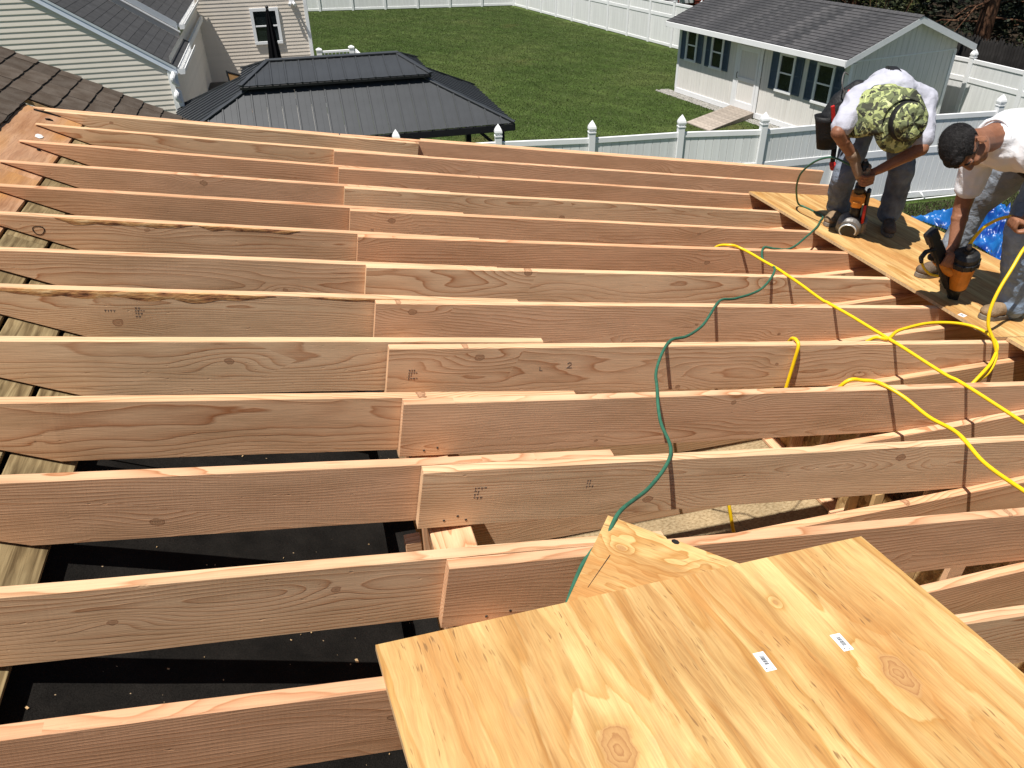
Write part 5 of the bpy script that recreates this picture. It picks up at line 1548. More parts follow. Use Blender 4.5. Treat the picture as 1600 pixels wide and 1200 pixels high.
# ------------------------------------------------------------------ tarpaulin and pipe on the grass beyond the eave
tp = MB(); nx, ny = 90, 130
c0 = Vector((12.25, 11.15, ZG)); ax_ = Vector((1.0, -.12, 0)); ay_ = Vector((.05, -1., 0))
for a in range(nx + 1):
    for b in range(ny + 1):
        u, v_ = a / nx, b / ny
        wv = .12 * mnoise.noise(Vector((u * 3, v_ * 4, 1))) 
        p = c0 + ax_ * (u * 1.75 + wv + .25 * math.sin(v_ * 5)) + ay_ * (v_ * 3.1 + .15 * mnoise.noise(Vector((u * 5, 3, v_ * 3))))
        q = .9 * (1 - abs(mnoise.noise(Vector((u * 4.5, v_ * 7, 0)))) * 2.2) + .55 * (1 - abs(mnoise.noise(Vector((u * 9, v_ * 15, 5)))) * 2.4) + .28 * (1 - abs(mnoise.noise(Vector((u * 19, v_ * 30, 9)))) * 2.4)
        q = max(0, q - .25)
        e = min(1, 5 * u, 5 * (1 - u), 7 * v_, 7 * (1 - v_))
        tp.v.append((p.x, p.y, ZG + .03 + .30 * q * max(0, e) ** .6))
for a in range(nx):
    for b in range(ny):
        k = a * (ny + 1) + b; tp.f.append((k, k + 1, k + ny + 2, k + ny + 1))
o = tp.build('tarpaulin', M['tarp'], None, True, origin=c0)
tag(o, 'crumpled bright blue tarpaulin lying on the grass below the eave', 'tarpaulin', None, 'thing')
o = MB().tube([(12.7, 12.02, ZG + .03), (14.2, 12.28 - .35, ZG + .05), (15.6, 11.75, ZG + .04)], .014, 8).tube([(13.3, 11.97, ZG + .03), (13.2, 12.05, ZG + .18)], .02, 6).build('pipe', M['white_dirty'], None, True, origin=(13.5, 12, ZG))
tag(o, 'thin white pipe lying on dark ground along the foot of the fence', 'pipe', None, 'thing')
mb = MB().add([(9.2, 11.98, ZG + .009), (18, 11.7, ZG + .009), (18, 7.5, ZG + .009), (10.5, 7.0, ZG + .009)], [(0, 1, 2, 3)])
o = mb.build('bare_soil', M['soil'], None); o['kind'] = 'structure'
grass('grass', 26000, [(10.5, 11.9), (17.6, 11.7), (17.6, 8.8), (11., 8.)], 8, .03, .10)

# ------------------------------------------------------------------ people
def basis(z, f):
    """columns: face-forward, left, crown"""
    z = Vector(z).normalized(); f = Vector(f); f = (f - z * f.dot(z)).normalized(); l = z.cross(f)
    return Matrix((f, l, z)).transposed()
def head(mb, c, u, f):
    B = basis(u, f); c = Vector(c)
    def at(x, y, z): return c + B @ Vector((x, y, z))
    mb.ball(at(-.012, 0, .028), (.096, .077, .092), B, 18)          # skull
    mb.ball(at(.030, 0, -.045), (.064, .062, .078), B, 16)          # face
    mb.ball(at(.052, 0, -.098), (.034, .040, .026), B, 12)          # chin
    for s in (-1, 1):
        mb.ball(at(.012, s * .052, -.068), (.048, .018, .034), B, 10)   # jaw
        mb.ball(at(.066, s * .033, -.024), (.026, .022, .018), B, 10)   # cheek
        mb.ball(at(.078, s * .030, .020), (.020, .028, .011), B, 10)    # brow
        R3 = B @ Matrix.Rotation(s * .35, 3, 'Z')
        mb.ball(at(-.012, s * .087, -.012), (.020, .008, .033), R3, 12) # ear
        mb.ball(at(-.004, s * .084, -.036), (.010, .007, .012), R3, 8)
        mb.ball(at(-.022, s * .087, .004), (.009, .006, .022), R3, 8)
    mb.limb([at(.086, 0, .012), at(.104, 0, -.026), at(.098, 0, -.034)], [.010, .014, .012], 10)   # nose
    for s in (-1, 1): mb.ball(at(.090, s * .012, -.036), (.012, .009, .009), B, 8)
    mb.ball(at(.086, 0, -.062), (.013, .024, .006), B, 10); mb.ball(at(.084, 0, -.073), (.013, .021, .007), B, 10)  # lips
    return B
def grip(mb, palm, axis, toward, wrist, r=.019, thumb=1, open_=0.):
    """a hand closed round a handle: palm centre, handle axis, direction from palm to handle, wrist"""
    palm = Vector(palm); a = Vector(axis).normalized(); t = Vector(toward); t = (t - a * t.dot(a)).normalized()
    s = a.cross(t)
    hc = palm + t * (r + .016)                       # handle centre
    B = Matrix((a, s, t)).transposed()
    mb.ball(palm - s * .005, (.042, .044, .017), B, 14)
    mb.ball(palm - s * .030, (.030, .025, .019), B, 12)
    mb.limb([wrist, palm - s * .03], [.027, .026], 12)
    R_ = r + .0095
    for k in range(4):
        off = (-.0315 + .021 * k)
        ln = [.86, 1., .96, .80][k]
        pts = []
        for j, ang in enumerate((-10, 28, 75, 122, 168, 205)):
            q = math.radians(-90 + 60 + ang * ln + open_ * 6 * j)
            pts.append(hc + a * off + (s * math.cos(q + math.pi / 2 - 1.2) - t * math.cos(q + 1.1 - math.pi / 2 + 1.0) * 0 + t * math.sin(q + math.pi / 2 - 1.2) ) * R_)
        pts = [palm + a * off * .9 + s * .028] + pts[1:]
        mb.limb(pts, [.0105, .0105, .0100, .0092, .0088, .0080], 8)
    # thumb leaves the side of the palm near its base and closes the other way
    p0 = palm - s * .028 + a * .030 * thumb; p1 = palm - s * .034 + a * .050 * thumb + t * .018
    p2 = hc - s * R_ * .95 + a * .046 * thumb + t * .012; p3 = hc - s * R_ * .2 + a * .038 * thumb + t * R_
    mb.limb([p0, p1, p2, p3], [.014, .0125, .0108, .009], 8)
def boot(heel, toe, ankle, up, parent, mat, name='boot'):
    heel = Vector(heel); toe = Vector(toe); ankle = Vector(ankle); up = Vector(up).normalized()
    d = (toe - heel); L = d.length; d.normalize(); sd = up.cross(d)
    B = Matrix((d, sd, up)).transposed()
    mb = MB()
    mb.ball(heel + d * .045 + up * .052, (.046, .037, .050), B, 12)
    mb.ball(heel + d * L * .45 + up * .052, (.085, .040, .044), B, 14)
    mb.ball(toe - d * .062 + up * .044, (.066, .047, .036), B, 14)
    mb.ball(heel + d * L * .62 + up * .052, (.07, .045, .040), B, 14)
    mb.limb([heel + d * .065 + up * .075, ankle, ankle + (ankle - heel - d * .065).normalized() * .05], [.047, .047, .050], 12)
    o = remesh(mb, name, M[mat], parent, .006, 4, .0015, 40.)
    sl_ = MB(); n = 22; top = []; 
    for k in range(n):
        a = k / n * 2 * math.pi
        x = math.cos(a); y = math.sin(a)
        w = .043 + .008 * (x + .2)
        top.append((L * .5 + (L * .5 + .004) * (abs(x) ** .75) * (1 if x > 0 else -1), y * w * (1 - .12 * math.exp(-((x + .15) / .3) ** 2))))
    for z, g_ in ((.0, .96), (.004, 1.), (.024, 1.0), (.028, .95)):
        for x, y in top:
            p = heel + d * ((x - L * .5) * g_ + L * .5) + sd * y * g_ + up * z
            sl_.v.append(tuple(p))
    for i in range(3):
        for k in range(n):
            sl_.f.append((i * n + k, i * n + (k + 1) % n, (i + 1) * n + (k + 1) % n, (i + 1) * n + k))
    sl_.f += [tuple(range(n))[::-1], tuple(range(3 * n, 4 * n))]
    sl_.build('sole', M['sole'], o)
    lc = MB()
    for k in range(5):
        p = heel + d * (L * (.42 + .07 * k)) + up * (.104 - .009 * k)
        lc.tube([p - sd * .026 - up * .008, p + up * .001, p + sd * .026 - up * .008 + d * .01], .0028, 6)
    lc.build('laces', M['sole'], o)
    return o

# ---- worker one: bent over in a camouflage hat with neck flap
def deck(x): return zr(x) + .0215
w1 = empty('person', (4.42, 3.38, deck(4.42)), 'person in camouflage sun hat bending over an upright nailer, pale shirt, tool belt and jeans', 'person', 'roofers at work')
HD1 = Vector((4.085, 2.86, .175)); U1 = Vector((-.15, -.95, .20)); F1 = Vector((-.12, -.15, -1.))
body = MB()
B1 = head(body, HD1, U1, F1)
shR, elR, wrR = Vector((4.00, 3.17, .245)), Vector((3.79, 3.03, .092)), Vector((3.985, 3.055, -.105))
shL, elL, wrL = Vector((4.45, 3.12, .22)), Vector((4.36, 2.93, -.03)), Vector((4.14, 3.00, -.165))
nk = Vector((4.20, 3.10, .27))
body.limb([HD1 - B1 @ Vector((.01, 0, .05)), nk], [.056, .064])
hip1, mid1, up1 = Vector((4.47, 3.50, .13)), Vector((4.37, 3.38, .225)), Vector((4.24, 3.18, .255))
body.limb([hip1, mid1, up1], [.125, .115, .12])
body.limb([up1, shR, elR, wrR], [.09, .056, .044, .029]); body.limb([up1, shL, elL, wrL], [.09, .056, .044, .029])
body.ball(elR.lerp(wrR, .3), .043); body.ball(elL.lerp(wrL, .3), .043)
hR, hL = Vector((4.335, 3.49, .10)), Vector((4.585, 3.47, .09))
kR, kL = Vector((4.15, 3.33, -.315)), Vector((4.575, 3.285, -.335))
aR, aL_ = Vector((4.235, 3.41, deck(4.235) + .10)), Vector((4.590, 3.305, deck(4.59) + .10))
body.limb([hR, kR, aR], [.085, .055, .042]); body.limb([hL, kL, aL_], [.085, .055, .042])
NB, NT = Vector((4.165, 3.15, deck(4.165))), Vector((4.06, 3.045, -.18))
nax = (NT - NB).normalized()
hb1 = MB()
grip(body, Vector((4.035, 3.065, -.185)), nax, Vector((.06, -.03, 0)), wrR, .020, -1)
grip(body, Vector((4.105, 3.02, -.215)), nax, Vector((-.08, .0, .0)), wrL, .022, 1)
remesh(body, 'body', M['skin'], w1, .0052, 3)
# glove on the hand that holds the grip
gl = MB(); grip(gl, Vector((4.035, 3.065, -.185)), nax, Vector((.06, -.03, 0)), wrR.lerp(elR, .18), .021, -1)
gl.limb([wrR.lerp(elR, .22), wrR], [.038, .033])
gm = remesh(gl, 'glove', M['glove'], w1, .0052, 3)
for v in gm.data.vertices: v.co += v.normal * .0035
sh1 = MB()
sh1.limb([hip1 + Vector((0, 0, .03)), mid1, up1, nk - Vector((0, -.02, .02))], [.150, .148, .145, .085], 16)
sh1.limb([up1 + Vector((-.05, 0, 0)), shR], [.12, .085]); sh1.limb([up1 + Vector((.06, 0, -.01)), shL], [.12, .085])
sh1.limb([shR, shR.lerp(elR, .80)], [.083, .069]); sh1.limb([shL, shL.lerp(elL, .8)], [.083, .069])
sh1.ball(hip1 + Vector((0, .02, .0)), (.165, .15, .14))
sh1.ball(up1 + Vector((0, .02, .01)), (.20, .15, .12))
remesh(sh1, 'shirt', M['shirt_grey'], w1, .0075, 5, .016, 10.)
st1 = MB()
for dx in (-.0, ):
    P_ = [hip1 + Vector((.02, .06, .150)), mid1 + Vector((.0, .02, .152)), up1 + Vector((.02, .03, .146)), nk + Vector((.03, .0, .085))]
    pp = smooth_path(P_, 5)
    w = Vector((.021, -.012, 0))
    for k, p in enumerate(pp):
        st1.v += [tuple(p - w), tuple(p + w), tuple(p + w + Vector((0, 0, -.03))), tuple(p - w + Vector((0, 0, -.03)))]
    for k in range(len(pp) - 1):
        for j in range(4):
            st1.f.append((k * 4 + j, k * 4 + (j + 1) % 4, k * 4 + 4 + (j + 1) % 4, k * 4 + 4 + j))
    st1.f += [(0, 3, 2, 1), tuple(len(st1.v) - 4 + j for j in range(4))]
st1.build('suspender', M['leather'], w1)
pn1 = MB()
pn1.limb([hip1 + Vector((0, .01, -.02)), hR], [.145, .112]); pn1.limb([hip1 + Vector((0, .01, -.02)), hL], [.145, .112])
pn1.limb([hR, kR + Vector((.012, .0, .04)), kR, kR.lerp(aR, .5) + Vector((-.01, .01, 0)), aR + Vector((-.0, .0, .05)), aR + Vector((0, .01, .012))], [.108, .084, .080, .078, .080, .084], 14)
pn1.limb([hL, kL + Vector((0, .0, .04)), kL, kL.lerp(aL_, .5), aL_ + Vector((0, 0, .05)), aL_ + Vector((0, .01, .012))], [.108, .086, .082, .078, .078, .080], 14)
remesh(pn1, 'jeans', M['jeans_dirty'], w1, .0075, 4, .013, 12.)
boot((4.290, 3.475, deck(4.29)), (4.045, 3.262, deck(4.045)), (4.235, 3.41, deck(4.235) + .11), fn, w1, 'boot')
boot((4.640, 3.370, deck(4.64)), (4.435, 3.095, deck(4.435)), (4.590, 3.31, deck(4.59) + .11), fn, w1, 'boot_shaded')
# tool belt with pouch, hammer loop and clips
tb = MB()
n = 28; bc_ = hip1 + Vector((.0, -.01, -.0)); bz = Vector((-.35, -.30, .89)).normalized(); bx_ = Vector((.9, -.25, .2)); bx_ = (bx_ - bz * bx_.dot(bz)).normalized(); by_ = bz.cross(bx_)
ring = []
for k in range(n + 1):
    a = k / n * 2 * math.pi
    ring.append(bc_ + bx_ * math.cos(a) * .178 + by_ * math.sin(a) * .165)
for k in range(n + 1):
    for z, q in ((-.03, 1.), (.03, 1.), (.03, .95), (-.03, .95)):
        tb.v.append(tuple(bc_ + (ring[k] - bc_) * q + bz * z))
for k in range(n):
    for j in range(4):
        tb.f.append((k * 4 + j, k * 4 + (j + 1) % 4, k * 4 + 4 + (j + 1) % 4, k * 4 + 4 + j))
tb.build('tool_belt', M['leather'], w1)
pc = MB(); PT = Vector((3.985, 3.40, .06))
pn = 18; prof = [(.088, .045, -.185), (.100, .055, -.10), (.115, .068, .0), (.125, .078, .035)]
for rx_, ry_, z in prof:
    for k in range(pn):
        a = k / pn * 2 * math.pi
        pc.v.append((PT.x + rx_ * math.cos(a) * .8 + .25 * (-z) * .6, PT.y + ry_ * math.sin(a), PT.z + z * 1.0))
for rx_, ry_, z in [(.115, .068, .03), (.095, .055, -.06)]:
    for k in range(pn):
        a = k / pn * 2 * math.pi
        pc.v.append((PT.x + rx_ * math.cos(a) * .8 + .25 * (-z) * .6, PT.y + ry_ * math.sin(a), PT.z + z))
for i in range(5):
    for k in range(pn):
        pc.f.append((i * pn + k, i * pn + (k + 1) % pn, (i + 1) * pn + (k + 1) % pn, (i + 1) * pn + k))
pc.f += [tuple(range(pn))[::-1], tuple(range(5 * pn, 6 * pn))]
pc.build('pouch', M['leather'], w1, True)
ub = MB()
ub.limb([(4.02, 3.43, .06), (4.07, 3.42, .17), (4.16, 3.40, .25)], [.075, .07, .06]); ub.ball((4.13, 3.44, .14), (.09, .07, .10))
remesh(ub, 'pouch_back', M['leather'], w1, .008, 3, .006, 20.)
MB().limb([(4.075, 3.40, -.12), (4.085, 3.395, -.24)], [.018, .016], 8).build('hammer_loop', M['leather'], w1, True)
MB().limb([(4.085, 3.395, -.235), (4.092, 3.39, -.265)], [.022, .020], 10).build('hammer_grip', M['red_plastic'], w1, True)
MB().bbox((-.013, -.008, -.055), (.013, .008, .055), .004, Matrix.Translation((3.945, 3.315, .128)) @ Matrix.Rotation(-.30, 4, 'Y')).build('clip', M['red_plastic'], w1)
MB().bbox((-.013, -.008, -.06), (.013, .008, .06), .004, Matrix.Translation((4.015, 3.30, .215)) @ Matrix.Rotation(.15, 4, 'Y')).build('clip', M['red_plastic'], w1)
MB().tube(smooth_path([(4.035, 3.34, .22), (4.00, 3.36, .30), (4.03, 3.40, .36), (4.08, 3.42, .34)], 5), .004, 6).build('wire_hook', M['tool_grey'], w1)
# hat
hat = MB(); Hc = HD1 + B1 @ Vector((-.004, 0, .030))
HB = B1.copy()
def hp(x, y, z): return Hc + HB @ Vector((x, y, z))
nn_ = 40
rows = [(.178, -.030, .012), (.165, -.020, .010), (.140, -.006, .006), (.112, .004, .002), (.107, .012, 0), (.106, .055, .003), (.102, .078, .006), (.085, .096, .010), (.045, .102, .014), (.004, .100, .010)]
for i, (r_, z, wv) in enumerate(rows):
    for k in range(nn_):
        a = k / nn_ * 2 * math.pi
        w = mnoise.noise(Vector((math.cos(a) * 1.6, math.sin(a) * 1.6, i * .35))) * 2
        w2 = mnoise.noise(Vector((math.cos(a) * 4 * r_ / .1, math.sin(a) * 4 * r_ / .1, i * .8 + 4)))
        rr_ = r_ + (w2 * wv * .6 if i > 4 else 0)
        hat.v.append(tuple(hp(rr_ * math.cos(a) * 1.06, rr_ * math.sin(a) * .95, z + w * wv + w2 * wv * .9 - (.025 * math.sin(a) ** 2 if i < 2 else 0) * (r_ / .17))))
for i in range(len(rows) - 1):
    for k in range(nn_):
        hat.f.append((i * nn_ + k, i * nn_ + (k + 1) % nn_, (i + 1) * nn_ + (k + 1) % nn_, (i + 1) * nn_ + k))
hat.f.append(tuple((len(rows) - 1) * nn_ + k for k in range(nn_)))
ho = hat.build('hat', M['camo'], w1, True)
sm = ho.modifiers.new('t', 'SOLIDIFY'); sm.thickness = .003; sm.offset = -1
hbnd = MB()
for r_, z in ((.1085, .010), (.1095, .012), (.1085, .060), (.1065, .061)):
    for k in range(nn_):
        a = k / nn_ * 2 * math.pi
        hbnd.v.append(tuple(hp(r_ * math.cos(a) * 1.06, r_ * math.sin(a) * .95, z)))
for i in range(3):
    for k in range(nn_):
        hbnd.f.append((i * nn_ + k, i * nn_ + (k + 1) % nn_, (i + 1) * nn_ + (k + 1) % nn_, (i + 1) * nn_ + k))
hbnd.build('hat_band', M['leather'], ho, True)
fl1 = MB(); na, ns = 40, 14
for i in range(ns + 1):
    s_ = i / ns
    for k in range(na + 1):
        a = math.radians(180 + (k / na - .5) * 250)
        w = .016 * mnoise.noise(Vector((k * .42, s_ * 2.2, 3))) * (.3 + s_) + .010 * mnoise.noise(Vector((k * .9, s_ * 5, 8))) * s_
        r_ = .125 + .085 * s_ ** .7 + w
        fl1.v.append(tuple(hp(r_ * math.cos(a) * 1.0, r_ * math.sin(a) * 1.12, .012 - .030 * s_ - .215 * s_ ** 1.1 + w * .5)))
for i in range(ns):
    for k in range(na):
        q = i * (na + 1) + k; fl1.f.append((q, q + 1, q + na + 2, q + na + 1))
fo = fl1.build('neck_flap', M['camo'], ho, True)
sm = fo.modifiers.new('t', 'SOLIDIFY'); sm.thickness = .004; sm.offset = 0

# upright nailer held by worker one
n1 = empty('nail_gun', NB, 'black and orange nail gun standing upright, held by the camouflage hatted worker', 'nail gun')
def along(t, s=0., f=0.):
    return NB + nax * t + nside * s + nfr * f
nfr = (Vector((-.66, -.75, 0)) - nax * Vector((-.66, -.75, 0)).dot(nax)).normalized(); nside = nax.cross(nfr)
NMt = Matrix((nside, -nfr, nax)).transposed().to_4x4(); NMt.translation = NB
def n1b(name, mb, mat, sm_=False): 
    return mb.build(name, M[mat], n1, sm_)
drm = MB()
DM = Matrix((nside, nax, nfr)).transposed().to_4x4()
c_ = along(.085, -.02, .035); DM.translation = c_
drm.lathe([(.060, -.065), (.078, -.055), (.082, -.02), (.082, .025), (.072, .042), (.052, .050), (.004, .052)], 24, DM)
n1b('drum', drm, 'tool_grey', False)
cp_ = MB(); DM2 = DM.copy(); cp_.lathe([(.050, .048), (.050, .056), (.042, .060), (.004, .061)], 22, DM2)
n1b('drum_cap', cp_, 'tool_black')
rg_ = MB(); 
pp = [c_ + nside * .052 * math.cos(a) + nax * .052 * math.sin(a) + nfr * .056 for a in [k / 20 * 5.2 - .4 for k in range(21)]]
rg_.tube(pp, .0055, 6); n1b('drum_ring', rg_, 'metal_white')
hs_ = MB().bbox((-.02, -.03, .02), (.088, .06, .125), .014, NMt); hs_.bbox((.02, -.02, .0), (.06, .025, .03), .004, NMt)
n1b('magazine', hs_, 'tool_grey')
bd = MB().limb([along(.12), along(.26)], [.036, .033], 14); bd.bbox((-.036, -.03, .10), (.036, .03, .14), .008, NMt); n1b('barrel', bd, 'tool_black', True)
og = MB().bbox((-.046, -.042, .265), (.046, .044, .345), .014, NMt); og.bbox((-.034, -.05, .24), (.034, .03, .30), .012, NMt); n1b('housing', og, 'orange')
og = MB().bbox((-.032, -.036, .108), (.034, .02, .132), .006, NMt); n1b('collar', og, 'orange')
hd = MB().limb([along(.34), along(.44), along(.56)], [.034, .022, .023], 14); hd.bbox((-.032, -.034, .35), (.032, .036, .40), .008, NMt); n1b('handle', hd, 'tool_black', True)
fr_ = MB().bbox((.045, -.028, .10), (.072, .028, .37), .01, NMt); n1b('rear_frame', fr_, 'tool_black')
rt = MB().limb([along(.13, .058, .035), along(.26, .056, .035)], [.010, .010], 10); n1b('red_tube', rt, 'red_plastic', True)
n1b('fitting', MB().limb([along(.545), along(.585)], [.013, .011], 10), 'tool_grey', True)

# ---- worker two: bareheaded, bending down to the left over an orange nailer
w2 = empty('person', (4.3, 2.1, deck(4.3)), 'person with short greying hair in white t-shirt and jeans bending over an orange nailer', 'person', 'roofers at work')
HD2 = Vector((3.635, 1.90, .325)); U2 = Vector((-.95, -.10, .02)); F2 = Vector((-.12, -.48, -.87))
b2 = MB(); B2 = head(b2, HD2, U2, F2)
nk2 = Vector((3.875, 1.965, .335))
b2.limb([HD2 - B2 @ Vector((.018, 0, .045)), HD2.lerp(nk2, .6), nk2], [.062, .062, .070])
pel, md2, up2 = Vector((4.46, 2.13, .17)), Vector((4.23, 2.05, .285)), Vector((3.99, 1.98, .30))
s2R, e2R, r2R = Vector((4.03, 2.17, .19)), Vector((4.050, 2.195, -.12)), Vector((4.005, 2.125, -.318))
s2L, e2L, r2L = Vector((4.00, 1.79, .27)), Vector((4.27, 1.70, .10)), Vector((4.085, 1.80, -.035))
b2.limb([pel, md2, up2], [.12, .115, .12])
b2.limb([up2, s2R, e2R, r2R], [.09, .060, .046, .031]); b2.limb([up2, s2L, e2L, r2L], [.09, .060, .046, .032])
b2.ball(e2R.lerp(r2R, .3), .046); b2.ball(e2L.lerp(r2L, .3), .047)
h2L, h2R = Vector((4.42, 2.03, .13)), Vector((4.47, 2.24, .10))
k2L, k2R = Vector((4.13, 1.855, -.135)), Vector((4.40, 2.44, -.235))
a2L, a2R = Vector((4.262, 1.875, deck(4.262) + .10)), Vector((4.33, 2.46, deck(4.33) + .10))
b2.limb([h2L, k2L, a2L], [.085, .055, .042]); b2.limb([h2R, k2R, a2R], [.085, .055, .042])
N2, C2 = Vector((4.095, 2.10, deck(4.095))), Vector((4.000, 2.015, -.285))
ax2 = (C2 - N2).normalized()
hx0, hx1 = Vector((4.015, 2.055, -.405)), Vector((3.865, 2.115, -.365))        # grip of the nailer
grip(b2, hx0.lerp(hx1, .45) + Vector((.012, .0, .038)), hx1 - hx0, Vector((-.1, -.1, -1.)), r2R, .020, 1)
grip(b2, Vector((4.040, 1.812, -.062)), Vector((.25, .9, .1)), Vector((-.35, 0, -.94)), r2L, .010, -1)
remesh(b2, 'body', M['skin'], w2, .0048, 3)
hr = MB()
def h2p(x, y, z): return HD2 + B2 @ Vector((x, y, z))
hr.ball(h2p(-.016, 0, .032), (.099, .080, .093), B2, 20); hr.ball(h2p(.055, 0, .075), (.040, .056, .030), B2, 12); hr.ball(h2p(.01, 0, .098), (.06, .056, .022), B2, 12)
hr.ball(h2p(-.060, 0, .0), (.038, .058, .048), B2, 14); hr.ball(h2p(-.03, .062, .03), (.05, .022, .045), B2, 10); hr.ball(h2p(-.03, -.062, .03), (.05, .022, .045), B2, 10)
ho2 = remesh(hr, 'hair', M['hair'], w2, .005, 3, .0025, 60.)
# carve the hairline: pull the hair in over the face and below the nape
for v in ho2.data.vertices:
    q = B2.transposed() @ (v.co + world_loc(w2) - HD2)
    if q.x > .052 and q.z < .055: v.co -= B2 @ Vector((min(.06, (q.x - .052) * 1.4), 0, 0))
    if abs(q.y) > .064 and q.z < .022 and q.x > -.042: v.co -= B2 @ Vector((0, math.copysign(.014, q.y), 0))
strand = MB(); rr = random.Random(77)
for k in range(4200):
    a = rr.uniform(0, 6.283); zz = rr.uniform(-.42, 1)
    dirv = Vector((math.cos(a) * math.sqrt(1 - zz * zz), math.sin(a) * math.sqrt(1 - zz * zz), zz))
    p = h2p(-.012 + dirv.x * .1015, dirv.y * .0815, .034 + dirv.z * .0945)
    q_ = B2.transposed() @ (p - HD2)
    if q_.x > .055 and q_.z < .06: continue
    if zz < -.1 and q_.x > -.03: continue
    if zz < 0 and rr.random() < -zz * 2: continue
    fwd_ = B2 @ Vector((.8, rr.uniform(-.6, .6), .25)).normalized(); nn2 = (B2 @ dirv)
    t_ = (fwd_ - nn2 * fwd_.dot(nn2)).normalized(); L_ = rr.uniform(.007, .018); wv_ = t_.cross(nn2) * .0008
    strand.add([p - wv_, p + wv_, p + t_ * L_ + nn2 * L_ * .14], [(0, 1, 2)])
so_ = strand.build('hair_tuft', M['hair'], ho2); so_['kind'] = 'stuff'
for s_ in (-1, 1):
    MB().ball(HD2 + B2 @ Vector((.0765, s_ * .031, .001)), .0112, n=10).build('eye', M['eye'], w2, True)
    MB().limb([HD2 + B2 @ Vector((.088, s_ * .018, .026)), HD2 + B2 @ Vector((.090, s_ * .034, .030)), HD2 + B2 @ Vector((.078, s_ * .050, .024))], [.0045, .005, .003], 6).build('eyebrow', M['hair'], w2, True)
t2 = MB()
t2.limb([pel + Vector((.04, 0, .03)), md2, up2, nk2 + Vector((.025, 0, -.01))], [.155, .148, .150, .088], 16)
t2.ball(up2 + Vector((.02, -.0, 0)), (.13, .20, .145)); t2.ball(md2, (.16, .175, .15))
t2.limb([up2 + Vector((.0, .07, -.02)), s2R], [.12, .088]); t2.limb([up2 + Vector((.02, -.08, 0)), s2L], [.12, .092])
t2.limb([s2R, s2R.lerp(e2R, .62)], [.086, .070]); t2.limb([s2L, s2L.lerp(e2L, .7)], [.090, .076])
remesh(t2, 'shirt', M['shirt'], w2, .0075, 5, .016, 10.)
cb = MB(); cn = 26; cx = (nk2 - HD2).normalized(); cb_ = basis(cx, Vector((0, 0, -1)))
pts = [nk2 + Vector((-.012, .0, .0)) + cb_ @ Vector((.082 * math.cos(k / cn * 6.2832), .080 * math.sin(k / cn * 6.2832), -.010 * math.cos(k / cn * 6.2832))) for k in range(cn + 1)]
cb.tube(pts, .009, 8); cb.build('collar', M['shirt'], w2, True)
p2 = MB()
p2.limb([pel, h2L], [.15, .115]); p2.limb([pel, h2R], [.15, .115])
p2.limb([h2R, k2R + Vector((.02, -.02, .05)), k2R, k2R.lerp(a2R, .5) + Vector((.01, 0, 0)), a2R + Vector((0, 0, .02)), a2R - Vector((0, 0, .015))], [.112, .088, .083, .076, .074, .076], 14)
p2.limb([pel + Vector((.0, .12, -.02)), k2R], [.11, .083], 14)
remesh(p2, 'jeans', M['jeans_shaded'], w2, .0075, 4, .010, 12.)
p3 = MB()
p3.limb([pel + Vector((0, -.05, 0)), h2L, h2L.lerp(k2L, .6), k2L, k2L.lerp(a2L, .35) + Vector((.012, 0, 0)), a2L + Vector((.0, 0, .06)), a2L + Vector((.0, 0, .0)), a2L - Vector((0, 0, .028))], [.13, .115, .095, .085, .082, .076, .080, .086], 14)
remesh(p3, 'jeans_leg', M['jeans'], w2, .0075, 4, .014, 13.)
boot((4.330, 1.885, deck(4.33)), (4.040, 1.835, deck(4.04)), (4.265, 1.875, deck(4.265) + .11), fn, w2, 'boot')
boot((4.385, 2.475, deck(4.385)), (4.090, 2.405, deck(4.09)), (4.325, 2.462, deck(4.325) + .11), fn, w2, 'boot_shaded')
bl2 = MB(); bq = basis((pel - md2).normalized(), (0, 0, -1)); 
pts = [pel + (md2 - pel) * .18 + bq @ Vector((.163 * math.cos(k / 28 * 6.2832), .165 * math.sin(k / 28 * 6.2832), 0)) for k in range(29)]
bl2.tube(pts, .018, 8); bl2.build('belt', M['leather'], w2, True)

# orange framing nailer under worker two's hand
n2 = empty('nail_gun', N2, 'orange framing nailer with black cap and slanted black magazine, held by the grey haired worker', 'nail gun')
f2 = ((hx1 - hx0) - ax2 * (hx1 - hx0).dot(ax2)).normalized(); sd2 = ax2.cross(f2)
N2M = Matrix((f2, sd2, ax2)).transposed().to_4x4(); N2M.translation = N2
def n2b(name, mb, mat, sm_=False): return mb.build(name, M[mat], n2, sm_)
L2 = (C2 - N2).length
n2b('nose', MB().bbox((-.025, -.022, .0), (.03, .022, .11), .006, N2M).bbox((-.012, -.014, -.0), (.016, .014, .02), .003, N2M), 'tool_black')
n2b('body_shell', MB().lathe([(.046, .10), (.052, .105), (.056, .16), (.064, .255), (.066, .262), (.060, .270)], 20, N2M), 'orange', False)
n2b('lower_collar', MB().lathe([(.040, .085), (.050, .092), (.050, .112), (.042, .116)], 18, N2M), 'tool_black')
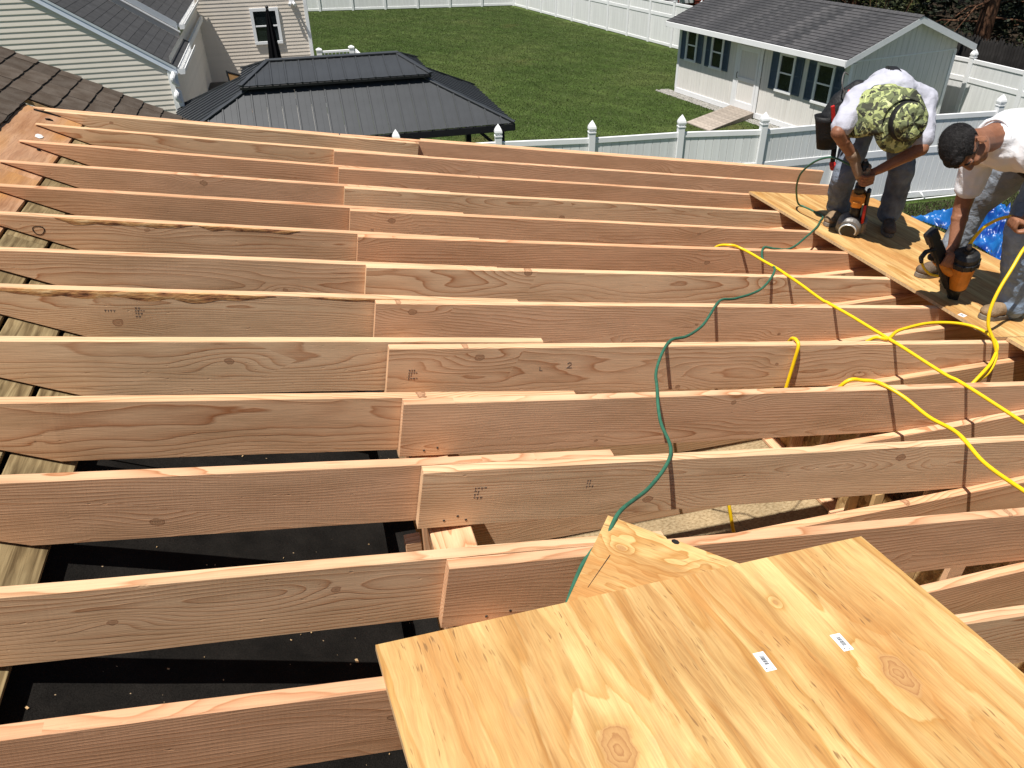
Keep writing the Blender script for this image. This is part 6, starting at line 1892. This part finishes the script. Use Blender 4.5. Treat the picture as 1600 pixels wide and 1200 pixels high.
n2b('cap', MB().lathe([(.062, .262), (.071, .268), (.072, .300), (.066, .306), (.068, .314), (.066, .335), (.050, .352), (.030, .358), (.026, .372), (.004, .374)], 20, N2M), 'tool_black', False)
fins = MB()
for k in range(10):
    a = k / 10 * 6.2832; mm = N2M @ Matrix.Rotation(a, 4, 'Z'); fins.bbox((.064, -.005, .27), (.078, .005, .305), .002, mm)
n2b('cap_fins', fins, 'tool_black')
hdl = MB().limb([hx0 - (hx1 - hx0) * .05, hx0.lerp(hx1, .5), hx1], [.028, .021, .022], 14); n2b('handle', hdl, 'tool_black', True)
br2 = MB(); pp = smooth_path([N2M @ Vector(q) for q in [(.05, 0, .215), (.085, 0, .235), (.125, 0, .275), (.15, 0, .30)]], 5); br2.tube(pp, [.036 - .001 * k for k in range(len(pp))], 12); n2b('shoulder', br2, 'orange', True)
M0, M1 = Vector((4.078, 2.095, deck(4.07) + .045)), Vector((3.792, 2.10, -.205))
mgd = (M1 - M0).normalized(); MM = frame_mat(M0, mgd, z=(0, -1, .3))
n2b('nail_magazine', MB().bbox((-.01, -.032, -.016), ((M1 - M0).length * .86, .032, .016), .005, MM).bbox((.06, -.040, -.012), ((M1 - M0).length * .80, .040, .012), .003, MM), 'tool_black')
n2b('magazine_end', MB().bbox(((M1 - M0).length * .84, -.036, -.026), ((M1 - M0).length * 1.02, .036, .026), .01, MM), 'tool_black')
n2b('rail', MB().bbox((.16, -.042, -.003), ((M1 - M0).length * .8, -.0405, .010), .001, MM), 'metal_white')
wh = MB().tube(smooth_path([(3.815, 2.085, -.31), (3.782, 2.085, -.318), (3.770, 2.085, -.345), (3.80, 2.085, -.405), (3.86, 2.085, -.455), (3.92, 2.085, -.475)], 5), .0075, 8)
n2b('whip_hose', wh, 'hose_yellow', True)
n2b('whip_fitting', MB().limb([(3.835, 2.085, -.305), (3.785, 2.085, -.313), (3.765, 2.085, -.345), (3.775, 2.085, -.37)], [.012, .013, .013, .011], 10), 'tool_black', True)
n2b('fitting', MB().limb([N2M @ Vector((0, 0, .37)), N2M @ Vector((0, 0, .40))], [.014, .011], 10), 'tool_grey', True)
